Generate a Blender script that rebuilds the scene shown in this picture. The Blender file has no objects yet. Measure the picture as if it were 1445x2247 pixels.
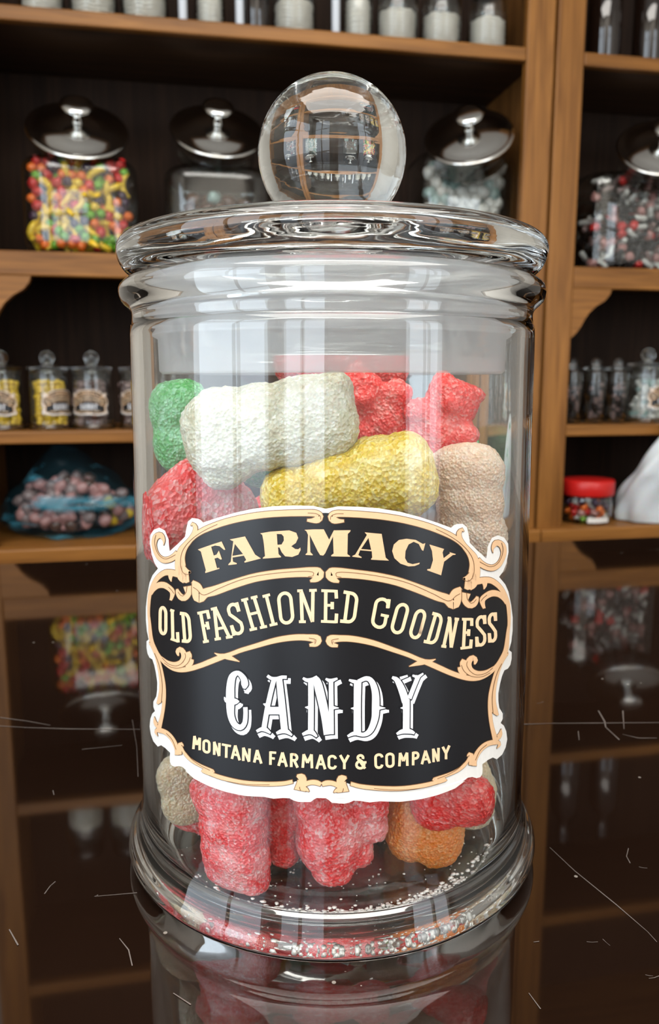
import bpy, bmesh, math, random
from math import sin, cos, pi, radians, atan2, sqrt
from mathutils import Vector, Matrix, noise
from mathutils.geometry import tessellate_polygon
C = bpy.context.scene.collection
sc = bpy.context.scene
D = bpy.data
random.seed(7)

# ------------------------------------------------------------------ camera
# origin: the foot of the candy jar on the counter; metres
cam = D.cameras.new('camera'); camo = D.objects.new('camera', cam); C.objects.link(camo); sc.camera = camo
cam.sensor_fit = 'HORIZONTAL'; cam.sensor_width = 36.0; cam.lens = 36.0*1750/1445
camo.location = (-0.0006, -0.2015, 0.122)
camo.rotation_euler = (pi/2 - math.atan(290/1750), 0, 0)
cam.clip_start = 0.01
cam.dof.use_dof = True; cam.dof.focus_distance = 0.165; cam.dof.aperture_fstop = 5.6
# the lens is 43.6 mm on this sensor: the stop below gives a 1.1 mm opening, like a phone's
cam.dof.aperture_fstop = cam.lens/0.95

# ------------------------------------------------------------------ room frame
ANG = radians(10.9)            # the shelving runs at 10.9 degrees to the counter jar
EX = Vector((cos(ANG), sin(ANG), 0)); EY = Vector((-sin(ANG), cos(ANG), 0))
def W(x, y, z=0.0): return EX*x + EY*y + Vector((0, 0, z))

# ------------------------------------------------------------------ world, light, exposure
wd = D.worlds.new('world'); sc.world = wd; wd.use_nodes = True
bg = wd.node_tree.nodes['Background']; bg.inputs[0].default_value = (.75, .86, 1, 1); bg.inputs[1].default_value = 1.0
def area(name, loc, target, sx, sy, power, col):
    l = D.lights.new(name, 'AREA'); l.shape = 'RECTANGLE'; l.size = sx; l.size_y = sy; l.energy = power; l.color = col
    o = D.objects.new(name, l); C.objects.link(o); o.location = loc
    o.rotation_euler = (Vector(target) - Vector(loc)).to_track_quat('-Z', 'Y').to_euler(); return o
XL, XR, YF, YB, ZF, ZC = -1.45, 2.12, -1.7, 1.86, -0.95, 1.75     # the room in its own frame
area('daylight_side_window', W(XL-.06, -.75, .55), W(XL+1, -.75, .55), 1.5, 1.5, 20, (.82, .92, 1))
area('daylight_front_window', W(-.85, YF-.06, .62), W(-.85, YF+1, .62), .9, 1.5, 8, (.88, .95, 1))
area('daylight_shop_front', W(1.45, YF-.06, .62), W(1.45, YF+1, .62), 1.1, 1.5, 11, (.9, .96, 1))
area('ceiling_fill_light', W(.0, -.75, 1.735), W(.0, -.75, 0), 2.2, 1.5, 56, (1, .95, .88))  # added soft overhead fill, unseen; lights the room without streaks on the jar
vs = sc.view_settings; vs.view_transform = 'Standard'; vs.look = 'None'; vs.exposure = 0.62; vs.gamma = 1.0; vs.use_curve_mapping = False
cy = sc.cycles; cy.max_bounces = 22; cy.transmission_bounces = 18; cy.transparent_max_bounces = 16; cy.glossy_bounces = 6; cy.diffuse_bounces = 4
cy.use_denoising = True; cy.caustics_refractive = True; cy.caustics_reflective = False; cy.blur_glossy = 0.3
cy.sample_clamp_indirect = 6.0

# ------------------------------------------------------------------ materials
def srgb(r, g, b):
    f = lambda c: (c/255/12.92) if c/255 <= .04045 else ((c/255+.055)/1.055)**2.4
    return (f(r), f(g), f(b), 1)
def newmat(name):
    m = D.materials.new(name); m.use_nodes = True
    return m, m.node_tree, m.node_tree.nodes['Principled BSDF']
def plain(name, col, rough=.5, metal=0, **kw):
    m, t, p = newmat(name); p.inputs['Base Color'].default_value = col; p.inputs['Roughness'].default_value = rough
    p.inputs['Metallic'].default_value = metal
    for k, v in kw.items(): p.inputs[k].default_value = v
    n = t.nodes.new('ShaderNodeTexNoise'); n.inputs['Scale'].default_value = 40
    mx = t.nodes.new('ShaderNodeMix'); mx.data_type = 'RGBA'; mx.blend_type = 'MULTIPLY'; mx.inputs[0].default_value = .12
    mx.inputs[6].default_value = col; t.links.new(n.outputs['Fac'], mx.inputs[7]); t.links.new(mx.outputs[2], p.inputs['Base Color'])
    return m
def wood(name, c1, c2, axis='X', rough=.42, scale=1.0):
    m, t, p = newmat(name)
    tc = t.nodes.new('ShaderNodeTexCoord'); mp = t.nodes.new('ShaderNodeMapping')
    s = {'X': (1.2, 22, 22), 'Z': (22, 22, 1.2), 'Y': (22, 1.2, 22)}[axis]
    mp.inputs['Scale'].default_value = [v*scale for v in s]
    t.links.new(tc.outputs['Object'], mp.inputs['Vector'])
    n = t.nodes.new('ShaderNodeTexNoise'); n.inputs['Scale'].default_value = 2.2; n.inputs['Detail'].default_value = 7; n.inputs['Distortion'].default_value = 1.1
    n2 = t.nodes.new('ShaderNodeTexNoise'); n2.inputs['Scale'].default_value = 9; n2.inputs['Detail'].default_value = 3
    t.links.new(mp.outputs['Vector'], n.inputs['Vector']); t.links.new(mp.outputs['Vector'], n2.inputs['Vector'])
    r = t.nodes.new('ShaderNodeValToRGB'); r.color_ramp.elements[0].position = .3; r.color_ramp.elements[1].position = .72
    r.color_ramp.elements[0].color = c1; r.color_ramp.elements[1].color = c2
    t.links.new(n.outputs['Fac'], r.inputs[0])
    mx = t.nodes.new('ShaderNodeMix'); mx.data_type = 'RGBA'; mx.blend_type = 'MULTIPLY'; mx.inputs[0].default_value = .35
    t.links.new(r.outputs[0], mx.inputs[6]); t.links.new(n2.outputs['Fac'], mx.inputs[7]); t.links.new(mx.outputs[2], p.inputs['Base Color'])
    b = t.nodes.new('ShaderNodeBump'); b.inputs['Strength'].default_value = .15; b.inputs['Distance'].default_value = .001
    t.links.new(n2.outputs['Fac'], b.inputs['Height']); t.links.new(b.outputs[0], p.inputs['Normal'])
    p.inputs['Roughness'].default_value = rough; p.inputs['Specular IOR Level'].default_value = .28
    return m
def glass(name, col=(.97, .99, .985, 1), ior=1.5, rough=0.0):
    m, t, p = newmat(name); p.inputs['Base Color'].default_value = col; p.inputs['Transmission Weight'].default_value = 1
    p.inputs['IOR'].default_value = ior; p.inputs['Roughness'].default_value = rough
    return m
WC1, WC2 = (.19, .072, .014, 1), (.42, .178, .040, 1)
M = {}
M['wood_x'] = wood('honey_wood_across', WC1, WC2, 'X')
M['wood_z'] = wood('honey_wood_upright', WC1, WC2, 'Z')
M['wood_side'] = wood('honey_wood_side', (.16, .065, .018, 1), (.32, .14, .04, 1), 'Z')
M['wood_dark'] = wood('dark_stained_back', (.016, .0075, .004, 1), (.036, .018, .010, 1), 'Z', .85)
M['wood_shaded'] = wood('honey_wood_shaded', (.035, .016, .007, 1), (.08, .038, .016, 1), 'X', .6)  # honey wood darkened: the shade under the upper shelves is put into its colour
M['glass'] = glass('clear_glass')
M['glass_lid'] = glass('pale_lid_glass', (.955, .99, .975, 1))
def ripples(m, sc_, st):
    t = m.node_tree; p = t.nodes['Principled BSDF']; tc = t.nodes.new('ShaderNodeTexCoord'); mp = t.nodes.new('ShaderNodeMapping'); mp.inputs['Scale'].default_value = sc_
    n = t.nodes.new('ShaderNodeTexNoise'); n.inputs['Scale'].default_value = 1; n.inputs['Detail'].default_value = 2; b = t.nodes.new('ShaderNodeBump'); b.inputs['Distance'].default_value = .001; b.inputs['Strength'].default_value = st
    t.links.new(tc.outputs['Object'], mp.inputs[0]); t.links.new(mp.outputs[0], n.inputs['Vector']); t.links.new(n.outputs['Fac'], b.inputs['Height']); t.links.new(b.outputs[0], p.inputs['Normal'])
ripples(M['glass_lid'], (45, 45, 320), .16)
ripples(M['glass'], (40, 40, 26), .05)
M['glass_far'] = glass('shelf_glass', (.90, .93, .92, 1), 1.45)
M['chrome'] = plain('chrome', (.8, .8, .78, 1), .12, 1.0)
M['dark_bottle'] = plain('brown_bottle_glass', (.012, .006, .004, 1), .06, 0, **{'Specular IOR Level': .8})
M['plaster'] = plain('cream_plaster', (.66, .63, .58, 1), .9)
M['ceiling'] = plain('ceiling_paint', (.78, .76, .72, 1), .9)
M['floorwood'] = wood('floor_boards', (.06, .032, .018, 1), (.14, .075, .04, 1), 'Y', .4)
M['paper'] = plain('white_sticker', (.82, .8, .77, 1), .35)
M['ink'] = plain('black_ink', srgb(16, 16, 20), .3)
M['gold'] = plain('gold_ink', srgb(232, 190, 148), .35)
M['goldline'] = plain('brown_ink', srgb(120, 84, 52), .4)
M['cream'] = plain('cream_ink', srgb(246, 212, 172), .35)
M['silver'] = plain('white_ink', (.86, .87, .92, 1), .3)
M['white_pl'] = plain('white_plastic', (.75, .8, .84, 1), .35, **{'Subsurface Weight': .3})
M['green'] = plain('green_print', (.05, .32, .16, 1), .4)
M['red_cap'] = plain('red_cap', (.62, .015, .012, 1), .35)
M['cotton'] = plain('white_cotton', (.74, .68, .6, 1), .9)
M['pale_tube'] = plain('pale_tube', (.66, .70, .76, 1), .25)
M['window_paint'] = plain('window_paint', (.5, .45, .38, 1), .5)

def seal_mat():
    m, t, p = newmat('frosted_seal')
    out = [n for n in t.nodes if n.type == 'OUTPUT_MATERIAL'][0]
    p.inputs['Base Color'].default_value = (.90, .90, .92, 1); p.inputs['Roughness'].default_value = .22; p.inputs['Subsurface Weight'].default_value = 0
    tr = t.nodes.new('ShaderNodeBsdfTransparent'); tr.inputs[0].default_value = (.96, .96, .97, 1)
    tl = t.nodes.new('ShaderNodeBsdfTranslucent'); tl.inputs[0].default_value = (.85, .86, .88, 1)
    a = t.nodes.new('ShaderNodeMixShader'); a.inputs[0].default_value = .4
    t.links.new(p.outputs[0], a.inputs[1]); t.links.new(tl.outputs[0], a.inputs[2])
    b = t.nodes.new('ShaderNodeMixShader'); b.inputs[0].default_value = .42
    t.links.new(tr.outputs[0], b.inputs[1]); t.links.new(a.outputs[0], b.inputs[2]); t.links.new(b.outputs[0], out.inputs[0])
    return m
M['seal'] = seal_mat()

def counter_mat():
    m, t, p = newmat('polished_counter')
    tc = t.nodes.new('ShaderNodeTexCoord')
    n = t.nodes.new('ShaderNodeTexNoise'); n.inputs['Scale'].default_value = 4; n.inputs['Detail'].default_value = 5
    t.links.new(tc.outputs['Object'], n.inputs['Vector'])
    r = t.nodes.new('ShaderNodeValToRGB'); r.color_ramp.elements[0].color = (.0045, .0022, .0015, 1); r.color_ramp.elements[1].color = (.013, .006, .0035, 1)
    t.links.new(n.outputs['Fac'], r.inputs[0])
    # fine dust flecks
    v = t.nodes.new('ShaderNodeTexVoronoi'); v.inputs['Scale'].default_value = 130; t.links.new(tc.outputs['Object'], v.inputs['Vector'])
    lt = t.nodes.new('ShaderNodeMath'); lt.operation = 'LESS_THAN'; lt.inputs[1].default_value = .06; t.links.new(v.outputs['Distance'], lt.inputs[0])
    n3 = t.nodes.new('ShaderNodeTexNoise'); n3.inputs['Scale'].default_value = 30; t.links.new(tc.outputs['Object'], n3.inputs['Vector'])
    g3 = t.nodes.new('ShaderNodeMath'); g3.operation = 'GREATER_THAN'; g3.inputs[1].default_value = .6; t.links.new(n3.outputs['Fac'], g3.inputs[0])
    mu = t.nodes.new('ShaderNodeMath'); mu.operation = 'MULTIPLY'; t.links.new(lt.outputs[0], mu.inputs[0]); t.links.new(g3.outputs[0], mu.inputs[1])
    m2 = t.nodes.new('ShaderNodeMath'); m2.operation = 'MULTIPLY'; m2.inputs[1].default_value = .5; t.links.new(mu.outputs[0], m2.inputs[0])
    mx = t.nodes.new('ShaderNodeMix'); mx.data_type = 'RGBA'; t.links.new(m2.outputs[0], mx.inputs[0]); t.links.new(r.outputs[0], mx.inputs[6]); mx.inputs[7].default_value = (.4, .36, .32, 1)
    t.links.new(mx.outputs[2], p.inputs['Base Color'])
    p.inputs['Roughness'].default_value = .035; p.inputs['IOR'].default_value = 2.1
    return m
M['counter'] = counter_mat()
M['scratch'] = plain('scratch', (.12, .10, .09, 1), .6)

def candy_mat(name, deep, sugar, cover=.5):
    """sugared gummy: clear coloured jelly under a patchy coat of sugar grains"""
    m, t, p = newmat(name)
    tc = t.nodes.new('ShaderNodeTexCoord')
    def nz(s, d=2):
        n = t.nodes.new('ShaderNodeTexNoise'); n.inputs['Scale'].default_value = s; n.inputs['Detail'].default_value = d
        t.links.new(tc.outputs['Object'], n.inputs['Vector']); return n
    patch = nz(110, 3); grain = nz(1100, 1); vor = t.nodes.new('ShaderNodeTexVoronoi'); vor.inputs['Scale'].default_value = 1350
    t.links.new(tc.outputs['Object'], vor.inputs['Vector'])
    r1 = t.nodes.new('ShaderNodeMapRange'); r1.inputs[1].default_value = .62-.3*cover; r1.inputs[2].default_value = .80-.3*cover; t.links.new(patch.outputs['Fac'], r1.inputs[0])
    r2 = t.nodes.new('ShaderNodeMapRange'); sp = t.nodes.new('ShaderNodeSeparateColor'); t.links.new(vor.outputs['Color'], sp.inputs[0]); r2.inputs[1].default_value = .55; r2.inputs[2].default_value = 1.0; t.links.new(sp.outputs[0], r2.inputs[0])
    ad = t.nodes.new('ShaderNodeMath'); ad.operation = 'MULTIPLY_ADD'; ad.inputs[1].default_value = .38; ad.use_clamp = True
    t.links.new(r1.outputs[0], ad.inputs[0])
    mu = t.nodes.new('ShaderNodeMath'); mu.operation = 'MULTIPLY'; mu.inputs[1].default_value = .55; t.links.new(r2.outputs[0], mu.inputs[0]); t.links.new(mu.outputs[0], ad.inputs[2])
    mx = t.nodes.new('ShaderNodeMix'); mx.data_type = 'RGBA'; mx.inputs[6].default_value = deep; mx.inputs[7].default_value = sugar
    t.links.new(ad.outputs[0], mx.inputs[0]); t.links.new(mx.outputs[2], p.inputs['Base Color'])
    p.inputs['Subsurface Weight'].default_value = .55; p.inputs['Subsurface Radius'].default_value = (.6, .4, .3); p.inputs['Subsurface Scale'].default_value = .004
    p.inputs['Roughness'].default_value = .33; p.inputs['Specular IOR Level'].default_value = .7
    b = t.nodes.new('ShaderNodeBump'); b.inputs['Strength'].default_value = .75; b.inputs['Distance'].default_value = .0006
    ah = t.nodes.new('ShaderNodeMath'); ah.operation = 'ADD'; t.links.new(grain.outputs['Fac'], ah.inputs[0]); t.links.new(vor.outputs['Distance'], ah.inputs[1])
    t.links.new(ah.outputs[0], b.inputs['Height']); t.links.new(b.outputs[0], p.inputs['Normal'])
    return m
CM = {
 'white': candy_mat('sugared_white', (.62, .58, .42, 1), (.95, .93, .84, 1), .5),
 'green': candy_mat('sugared_green', (.07, .42, .10, 1), (.50, .85, .62, 1), .7),
 'red': candy_mat('sugared_red', (.86, .018, .014, 1), (1, .45, .42, 1), .28),
 'pink': candy_mat('sugared_rose', (.86, .03, .035, 1), (1, .66, .66, 1), .62),
 'yellow': candy_mat('sugared_yellow', (.72, .50, .03, 1), (.95, .88, .48, 1), .35),
 'orange': candy_mat('sugared_orange', (.78, .22, .02, 1), (.90, .50, .22, 1), .1),
 'peach': candy_mat('sugared_peach', (.84, .60, .44, 1), (1, .90, .80, 1), .45),
 'cream': candy_mat('sugared_cream', (.74, .60, .40, 1), (.86, .80, .66, 1), .5),
}
def gloss_candy(name, c): return plain(name, c, .28)
RC = {k: gloss_candy('hard_candy_'+k, c) for k, c in dict(red=(.62, .02, .02, 1), orange=(.85, .16, .01, 1), green=(.16, .42, .02, 1), purple=(.05, .015, .05, 1), yellow=(.85, .55, .03, 1),
      cocoa=(.10, .045, .03, 1), mauve=(.26, .17, .16, 1), white=(.66, .64, .60, 1), black=(.012, .01, .012, 1), pinkish=(.50, .24, .22, 1), teal=(.30, .42, .40, 1), lemon=(.88, .58, .04, 1)).items()}

# ------------------------------------------------------------------ helpers
def tag(o, label=None, cat=None, group=None, kind=None):
    if label: o['label'] = label
    if cat: o['category'] = cat
    if group: o['group'] = group
    if kind: o['kind'] = kind
    return o
def link_mesh(name, me, mats, parent=None):
    o = D.objects.new(name, me)
    if mats and not me.materials:
        for m in (mats if isinstance(mats, (list, tuple)) else [mats]): me.materials.append(m)
    C.objects.link(o); o.parent = parent; return o
def bm_obj(name, bm, mats, parent=None, smooth=True):
    me = D.meshes.new(name); bm.normal_update(); bm.to_mesh(me); bm.free()
    if smooth:
        me.polygons.foreach_set('use_smooth', [True]*len(me.polygons)); me.update()
    return link_mesh(name, me, mats, parent)
def empty(name, loc=(0, 0, 0), rz=0):
    o = D.objects.new(name, None); o.empty_display_size = .02; C.objects.link(o); o.location = loc; o.rotation_euler = (0, 0, rz); return o
def lathe(bm, prof, seg=48, closed=False, mat=0, shape=None, scale=(1, 1)):
    """revolve (r,z) points about the z axis; points on the axis become poles"""
    rings = []
    for r, z in prof:
        if r < 1e-7: rings.append([bm.verts.new((0, 0, z))]); continue
        ring = []
        for k in range(seg):
            a = 2*pi*k/seg; q = shape(a) if shape else 1
            ring.append(bm.verts.new((r*q*cos(a)*scale[0], r*q*sin(a)*scale[1], z)))
        rings.append(ring)
    n = len(rings)
    for i in range(n if closed else n-1):
        A, B = rings[i], rings[(i+1) % n]
        if len(A) == 1 and len(B) == 1: continue
        for k in range(seg):
            k2 = (k+1) % seg
            if len(A) == 1: f = bm.faces.new((A[0], B[k2], B[k]))
            elif len(B) == 1: f = bm.faces.new((A[k], A[k2], B[0]))
            else: f = bm.faces.new((A[k], A[k2], B[k2], B[k]))
            f.material_index = mat
    return rings
def fine(prof, step):
    """catmull-rom smoothing of a profile"""
    P = [Vector(p) for p in prof]; Q = [2*P[0]-P[1]] + P + [2*P[-1]-P[-2]]; out = []
    for i in range(1, len(Q)-2):
        n = max(1, int(round((Q[i+1]-Q[i]).length/step)))
        for k in range(n):
            t = k/n
            out.append(.5*((2*Q[i]) + (Q[i+1]-Q[i-1])*t + (2*Q[i-1]-5*Q[i]+4*Q[i+1]-Q[i+2])*t*t + (3*Q[i]-Q[i-1]-3*Q[i+1]+Q[i+2])*t**3))
    out.append(P[-1]); return [(max(0, v.x), v.y) for v in out]
def box(bm, x0, x1, y0, y1, z0, z1, bev=0.0, mat=0):
    vs_ = [bm.verts.new(p) for p in ((x0,y0,z0),(x1,y0,z0),(x1,y1,z0),(x0,y1,z0),(x0,y0,z1),(x1,y0,z1),(x1,y1,z1),(x0,y1,z1))]
    fs = [bm.faces.new([vs_[i] for i in q]) for q in ((0,3,2,1),(4,5,6,7),(0,1,5,4),(1,2,6,5),(2,3,7,6),(3,0,4,7))]
    for f in fs: f.material_index = mat
    if bev > 0:
        es = list({e for f in fs for e in f.edges}); bmesh.ops.bevel(bm, geom=es, offset=bev, segments=2, affect='EDGES', profile=.5)
def room(name, bm, mats, parent=None, smooth=False):
    o = bm_obj(name, bm, mats, parent, smooth)
    if parent is None: o.rotation_euler = (0, 0, ANG)
    return o
def rbox(bm, name_w, d, h, rad, seg=48, n=4.0, top=True, z0=0, inner=0, mat=0):
    """rounded upright box as stacked superellipse loops"""
    def sh(a):
        c, s = abs(cos(a)), abs(sin(a)); return (c**n + s**n)**(-1/n)
    w = name_w
    prof = [(0, z0)] + [(1-(1-sin(t))*rad/(w/2), z0+rad*(1-cos(t))) for t in [i*pi/2/6 for i in range(7)]]
    prof += [(1-(1-cos(t))*rad/(w/2), z0+h-rad+rad*sin(t)) for t in [i*pi/2/6 for i in range(7)]]
    if top: prof.append((0, z0+h))
    lathe(bm, prof, seg, mat=mat, shape=sh, scale=(w/2, d/2))

# ================================================================== the room
def wall_with_openings(name, along0, along1, fixed, openings, axis):
    bm = bmesh.new(); th = .1
    def put(a0, a1, z0, z1):
        if a1-a0 < 1e-4 or z1-z0 < 1e-4: return
        if axis == 'x': box(bm, a0, a1, fixed-th, fixed, z0, z1)
        else: box(bm, fixed-th, fixed, a0, a1, z0, z1)
    cur = along0
    for a0, a1, z0, z1 in openings:
        put(cur, a0, ZF, ZC); put(a0, a1, ZF, z0); put(a0, a1, z1, ZC); cur = a1
    put(cur, along1, ZF, ZC)
    tag(room(name, bm, M['plaster']), kind='structure')
bm = bmesh.new(); box(bm, XL-.1, XR+.1, YF-.1, YB+.1, ZF-.1, ZF); tag(room('floor', bm, M['floorwood']), kind='structure')
bm = bmesh.new(); box(bm, XL-.1, XR+.1, YF-.1, YB+.1, ZC, ZC+.1); tag(room('ceiling', bm, M['ceiling']), kind='structure')
bm = bmesh.new(); box(bm, XL-.1, XR+.1, YB, YB+.1, ZF, ZC); tag(room('wall_back', bm, M['plaster']), kind='structure')
bm = bmesh.new(); box(bm, XR, XR+.1, YF-.1, YB, ZF, ZC); tag(room('wall_right', bm, M['plaster']), kind='structure')
wall_with_openings('wall_left', YF, YB, XL, [(-1.5, 0.0, -.2, 1.3)], 'y')
wall_with_openings('wall_front', XL-.1, XR, YF, [(-1.3, -.4, -.13, 1.37), (.9, 2.0, -.13, 1.37)], 'x')
def window_frame(n, a0, a1, z0, z1, axis, fixed, cuts):
    bm = bmesh.new(); w = .05
    def put(p0, p1, q0, q1):
        if axis == 'x': box(bm, p0, p1, fixed-.05, fixed+.02, q0, q1, .004)
        else: box(bm, fixed-.05, fixed+.02, p0, p1, q0, q1, .004)
    put(a0, a1, z0, z0+w); put(a0, a1, z1-w, z1); put(a0, a0+w, z0+w, z1-w); put(a1-w, a1, z0+w, z1-w)
    for c in cuts: put(c-.018, c+.018, z0+w, z1-w)
    zc = z1-.42; put(a0+w, a1-w, zc-.015, zc+.015)
    tag(room('window_%d' % n, bm, M['window_paint']), kind='structure')
window_frame(1, -1.5, 0.0, -.2, 1.3, 'y', XL, [-.75])
window_frame(2, -1.3, -.4, -.13, 1.37, 'x', YF, [-.85])
window_frame(3, .9, 2.0, -.13, 1.37, 'x', YF, [1.45])

# ================================================================== the counter
ct = tag(empty('shop_counter', W(0.1, -.3, 0), ANG), 'dark polished shop counter with scratches under the candy jar', 'counter')
bm = bmesh.new(); box(bm, -1.3, 1.45, -.75, .66, -.03, 0, .003); o = bm_obj('counter_top', bm, M['counter'], ct, False)
bm = bmesh.new(); box(bm, -1.25, 1.4, -.7, .61, ZF, -.03); bm_obj('counter_base', bm, M['wood_dark'], ct, False)
# scratches lie on the top surface; coordinates in the counter's own frame
def scratch(bm, pts, w):
    P = [Vector((x, y, 0)) for x, y in pts]
    prev = None
    for i, p in enumerate(P):
        a = P[max(i-1, 0)]; b = P[min(i+1, len(P)-1)]; t = (b-a).normalized(); n = Vector((-t.y, t.x, 0))*w/2
        ww = n*(.3+.7*random.random())
        l, r = bm.verts.new(p+ww+Vector((0,0,.00012))), bm.verts.new(p-ww+Vector((0,0,.00012)))
        if prev: bm.faces.new((prev[0], prev[1], r, l))
        prev = (l, r)
SCRATCHES = [
  [0.0006, (-0.2133, 0.3913), (-0.1936, 0.3848), (-0.1791, 0.3809), (-0.1537, 0.3756)],
  [0.0005, (-0.2049, 0.3957), (-0.1945, 0.3905), (-0.1859, 0.3853)],
  [0.0007, (-0.0199, 0.3541), (-0.0107, 0.3531), (0.0056, 0.3503), (0.0316, 0.3457)],
  [0.0003, (-0.045, 0.2812), (-0.0435, 0.2705), (-0.0403, 0.2567), (-0.0384, 0.2467), (-0.0383, 0.2433)],
  [0.0005, (0.0131, 0.3599), (0.0104, 0.3506), (0.0083, 0.3463), (0.0079, 0.3404), (0.0076, 0.3361)],
  [0.0004, (0.011, 0.3398), (0.0148, 0.3361), (0.021, 0.3349)],
  [0.0004, (-0.0248, 0.2769), (-0.0273, 0.2737), (-0.028, 0.2708)],
  [0.0003, (-0.1603, 0.2833), (-0.1612, 0.2829), (-0.1512, 0.2824)],
  [0.0003, (-0.173, 0.2862), (-0.1721, 0.2891), (-0.1711, 0.2907)],
  [0.0003, (-0.1573, 0.3845), (-0.1547, 0.3617), (-0.1534, 0.3408)],
  [0.0003, (-0.1726, 0.3635), (-0.1652, 0.3638), (-0.1596, 0.3641)],
  [0.0003, (-0.1782, 0.3371), (-0.1775, 0.3342)],
  [0.0003, (-0.1543, 0.2668), (-0.1521, 0.2627), (-0.1511, 0.2577)],
  [0.0003, (-0.0723, 0.2348), (-0.0718, 0.2305)],
  [0.0003, (-0.1426, 0.2483), (-0.1392, 0.2446)],
  [0.0003, (-0.0029, 0.3451), (-0.0061, 0.3384)],
  [0.0004, (0.0221, 0.3582), (0.0139, 0.3437)],
  [0.0004, (-0.1788, 0.2745), (-0.1759, 0.2688)],
  [0.0003, (-0.0649, 0.2484), (-0.0636, 0.2484)],
  [0.00015, (-0.162, 0.4338), (-0.1611, 0.4351), (-0.1601, 0.4376)],
  [0.00015, (-0.0267, 0.269), (-0.0259, 0.2684), (-0.0249, 0.2681)],
  [0.00015, (-0.0534, 0.2463), (-0.0523, 0.2459), (-0.051, 0.2458)],
  [0.00015, (-0.0463, 0.2338), (-0.045, 0.2338), (-0.0436, 0.2341)],
  [0.00015, (-0.0464, 0.2349), (-0.0458, 0.2345), (-0.045, 0.2343)],
  [0.00015, (-0.0066, 0.3706), (-0.005, 0.3708), (-0.003, 0.3718)],
  [0.00015, (-0.0495, 0.2464), (-0.0493, 0.2452), (-0.049, 0.2442)],
]
bm = bmesh.new()
for s in SCRATCHES: scratch(bm, s[1:], s[0])
tag(bm_obj('surface_scratches', bm, M['scratch'], ct, False), kind='stuff')

# ================================================================== shelving
YS = 1.491
ZT = [(.780, .807), (.322, .369), (-.005, .020)]
def shelf_unit(x0, x1, label, bracket=True, left_only=False):
    """x0, x1: outer faces; 6 cm stiles each side, open between"""
    u = tag(empty('shelving_unit', W(x0, YS, ZF), ANG), label, 'shelves')
    w = x1-x0; dz = -ZF; top = 1.69
    def part(name, fn, mat):
        b = bmesh.new(); fn(b); return bm_obj(name, b, mat, u, False)
    for sx in (0, w-.064): part('stile', lambda b: box(b, sx, sx+.062, 0, .022, -.25+dz, top+dz, .003), M['wood_z'])
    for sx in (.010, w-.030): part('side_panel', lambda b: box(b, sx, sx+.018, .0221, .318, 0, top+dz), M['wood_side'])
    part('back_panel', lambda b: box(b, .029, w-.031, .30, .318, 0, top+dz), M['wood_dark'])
    for z0, z1 in ZT + [(-.236, -.2145), (1.22, 1.247)]:
        part('shelf', lambda b: box(b, .0625, w-.0645, .0, .022, z0+dz, z1+dz, .003), M['wood_x'])
        part('shelf', lambda b: box(b, .0285, w-.0305, .0225, .298, z1-.02+dz, z1+dz), M['wood_shaded'] if z0 > .3 else M['wood_x'])  # upper boards take the darkened wood in place of shade beneath them
    part('ledge', lambda b: box(b, -.001, w+.001, -.03, .0, -.252+dz, -.2145+dz, .004), M['wood_x'])
    part('top_board', lambda b: box(b, 0, w, -.02, .318, top+dz, top+.04+dz, .004), M['wood_x'])
    part('base_panel', lambda b: box(b, 0, w, .0, .022, 0, -.252+dz), M['wood_z'])
    if bracket:
        prof = [(0, 0), (.094, 0), (.090, -.012), (.078, -.026), (.060, -.036), (.042, -.052), (.030, -.070), (.022, -.085), (.010, -.100), (0, -.108)]
        for sgn, ox in ((1, .062), (-1, w-.064)):
            def br(b):
                rows = []
                for y in (.001, .021):
                    rows.append([b.verts.new((ox+sgn*px, y, .322+dz+pz)) for px, pz in prof])
                b.faces.new(rows[0]); b.faces.new(list(reversed(rows[1])))
                n = len(prof)
                for i in range(n): b.faces.new((rows[0][i], rows[1][i], rows[1][(i+1) % n], rows[0][(i+1) % n]))
                bmesh.ops.recalc_face_normals(b, faces=b.faces)
            part('corner_bracket', br, M['wood_x'])
    return u
shelf_unit(-.462, .770, 'honey wood shelving bay holding the fruit-shaped candy jar and small labelled jars')
shelf_unit(.774, 2.02, 'honey wood shelving bay holding the red-capped tub and white jug')

# ================================================================== the candy jar
SEG = 128
jar = tag(empty('candy_jar', (0, 0, 0)), 'large clear glass candy jar with black and gold label standing on the dark counter', 'jar')
J_OUT = [(0, .0012), (.038, .0012), (.0435, .0008), (.0465, .0001), (.0492, .0003), (.0520, .0014), (.0537, .0035), (.0534, .0058), (.0520, .0085), (.0507, .0115), (.0500, .0155), (.0498, .022), (.0498, .047),
         (.0492, .082), (.0488, .115), (.0486, .1325), (.0482, .1345), (.0480, .1372), (.0488, .1385), (.0502, .1398), (.0508, .1417), (.0504, .1434), (.0490, .1446), (.0474, .1452), (.0463, .1450)]
J_IN = [(.0457, .1440), (.0455, .1300), (.0457, .110), (.0461, .08), (.0467, .045), (.0467, .014), (.0464, .0090), (.0454, .0058), (.0436, .0042), (.040, .0036), (.025, .0033), (0, .0032)]
def jar_mesh(seg, step):
    bm = bmesh.new(); lathe(bm, [(0, .0012)] + fine(J_OUT[1:], step) + fine(J_IN[:-1], step) + [(0, .0032)], seg)
    bmesh.ops.remove_doubles(bm, verts=bm.verts, dist=1e-7); bmesh.ops.recalc_face_normals(bm, faces=bm.faces); return bm
jar_body = bm_obj('jar_body', jar_mesh(SEG, .0008), M['glass'], jar)

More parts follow.
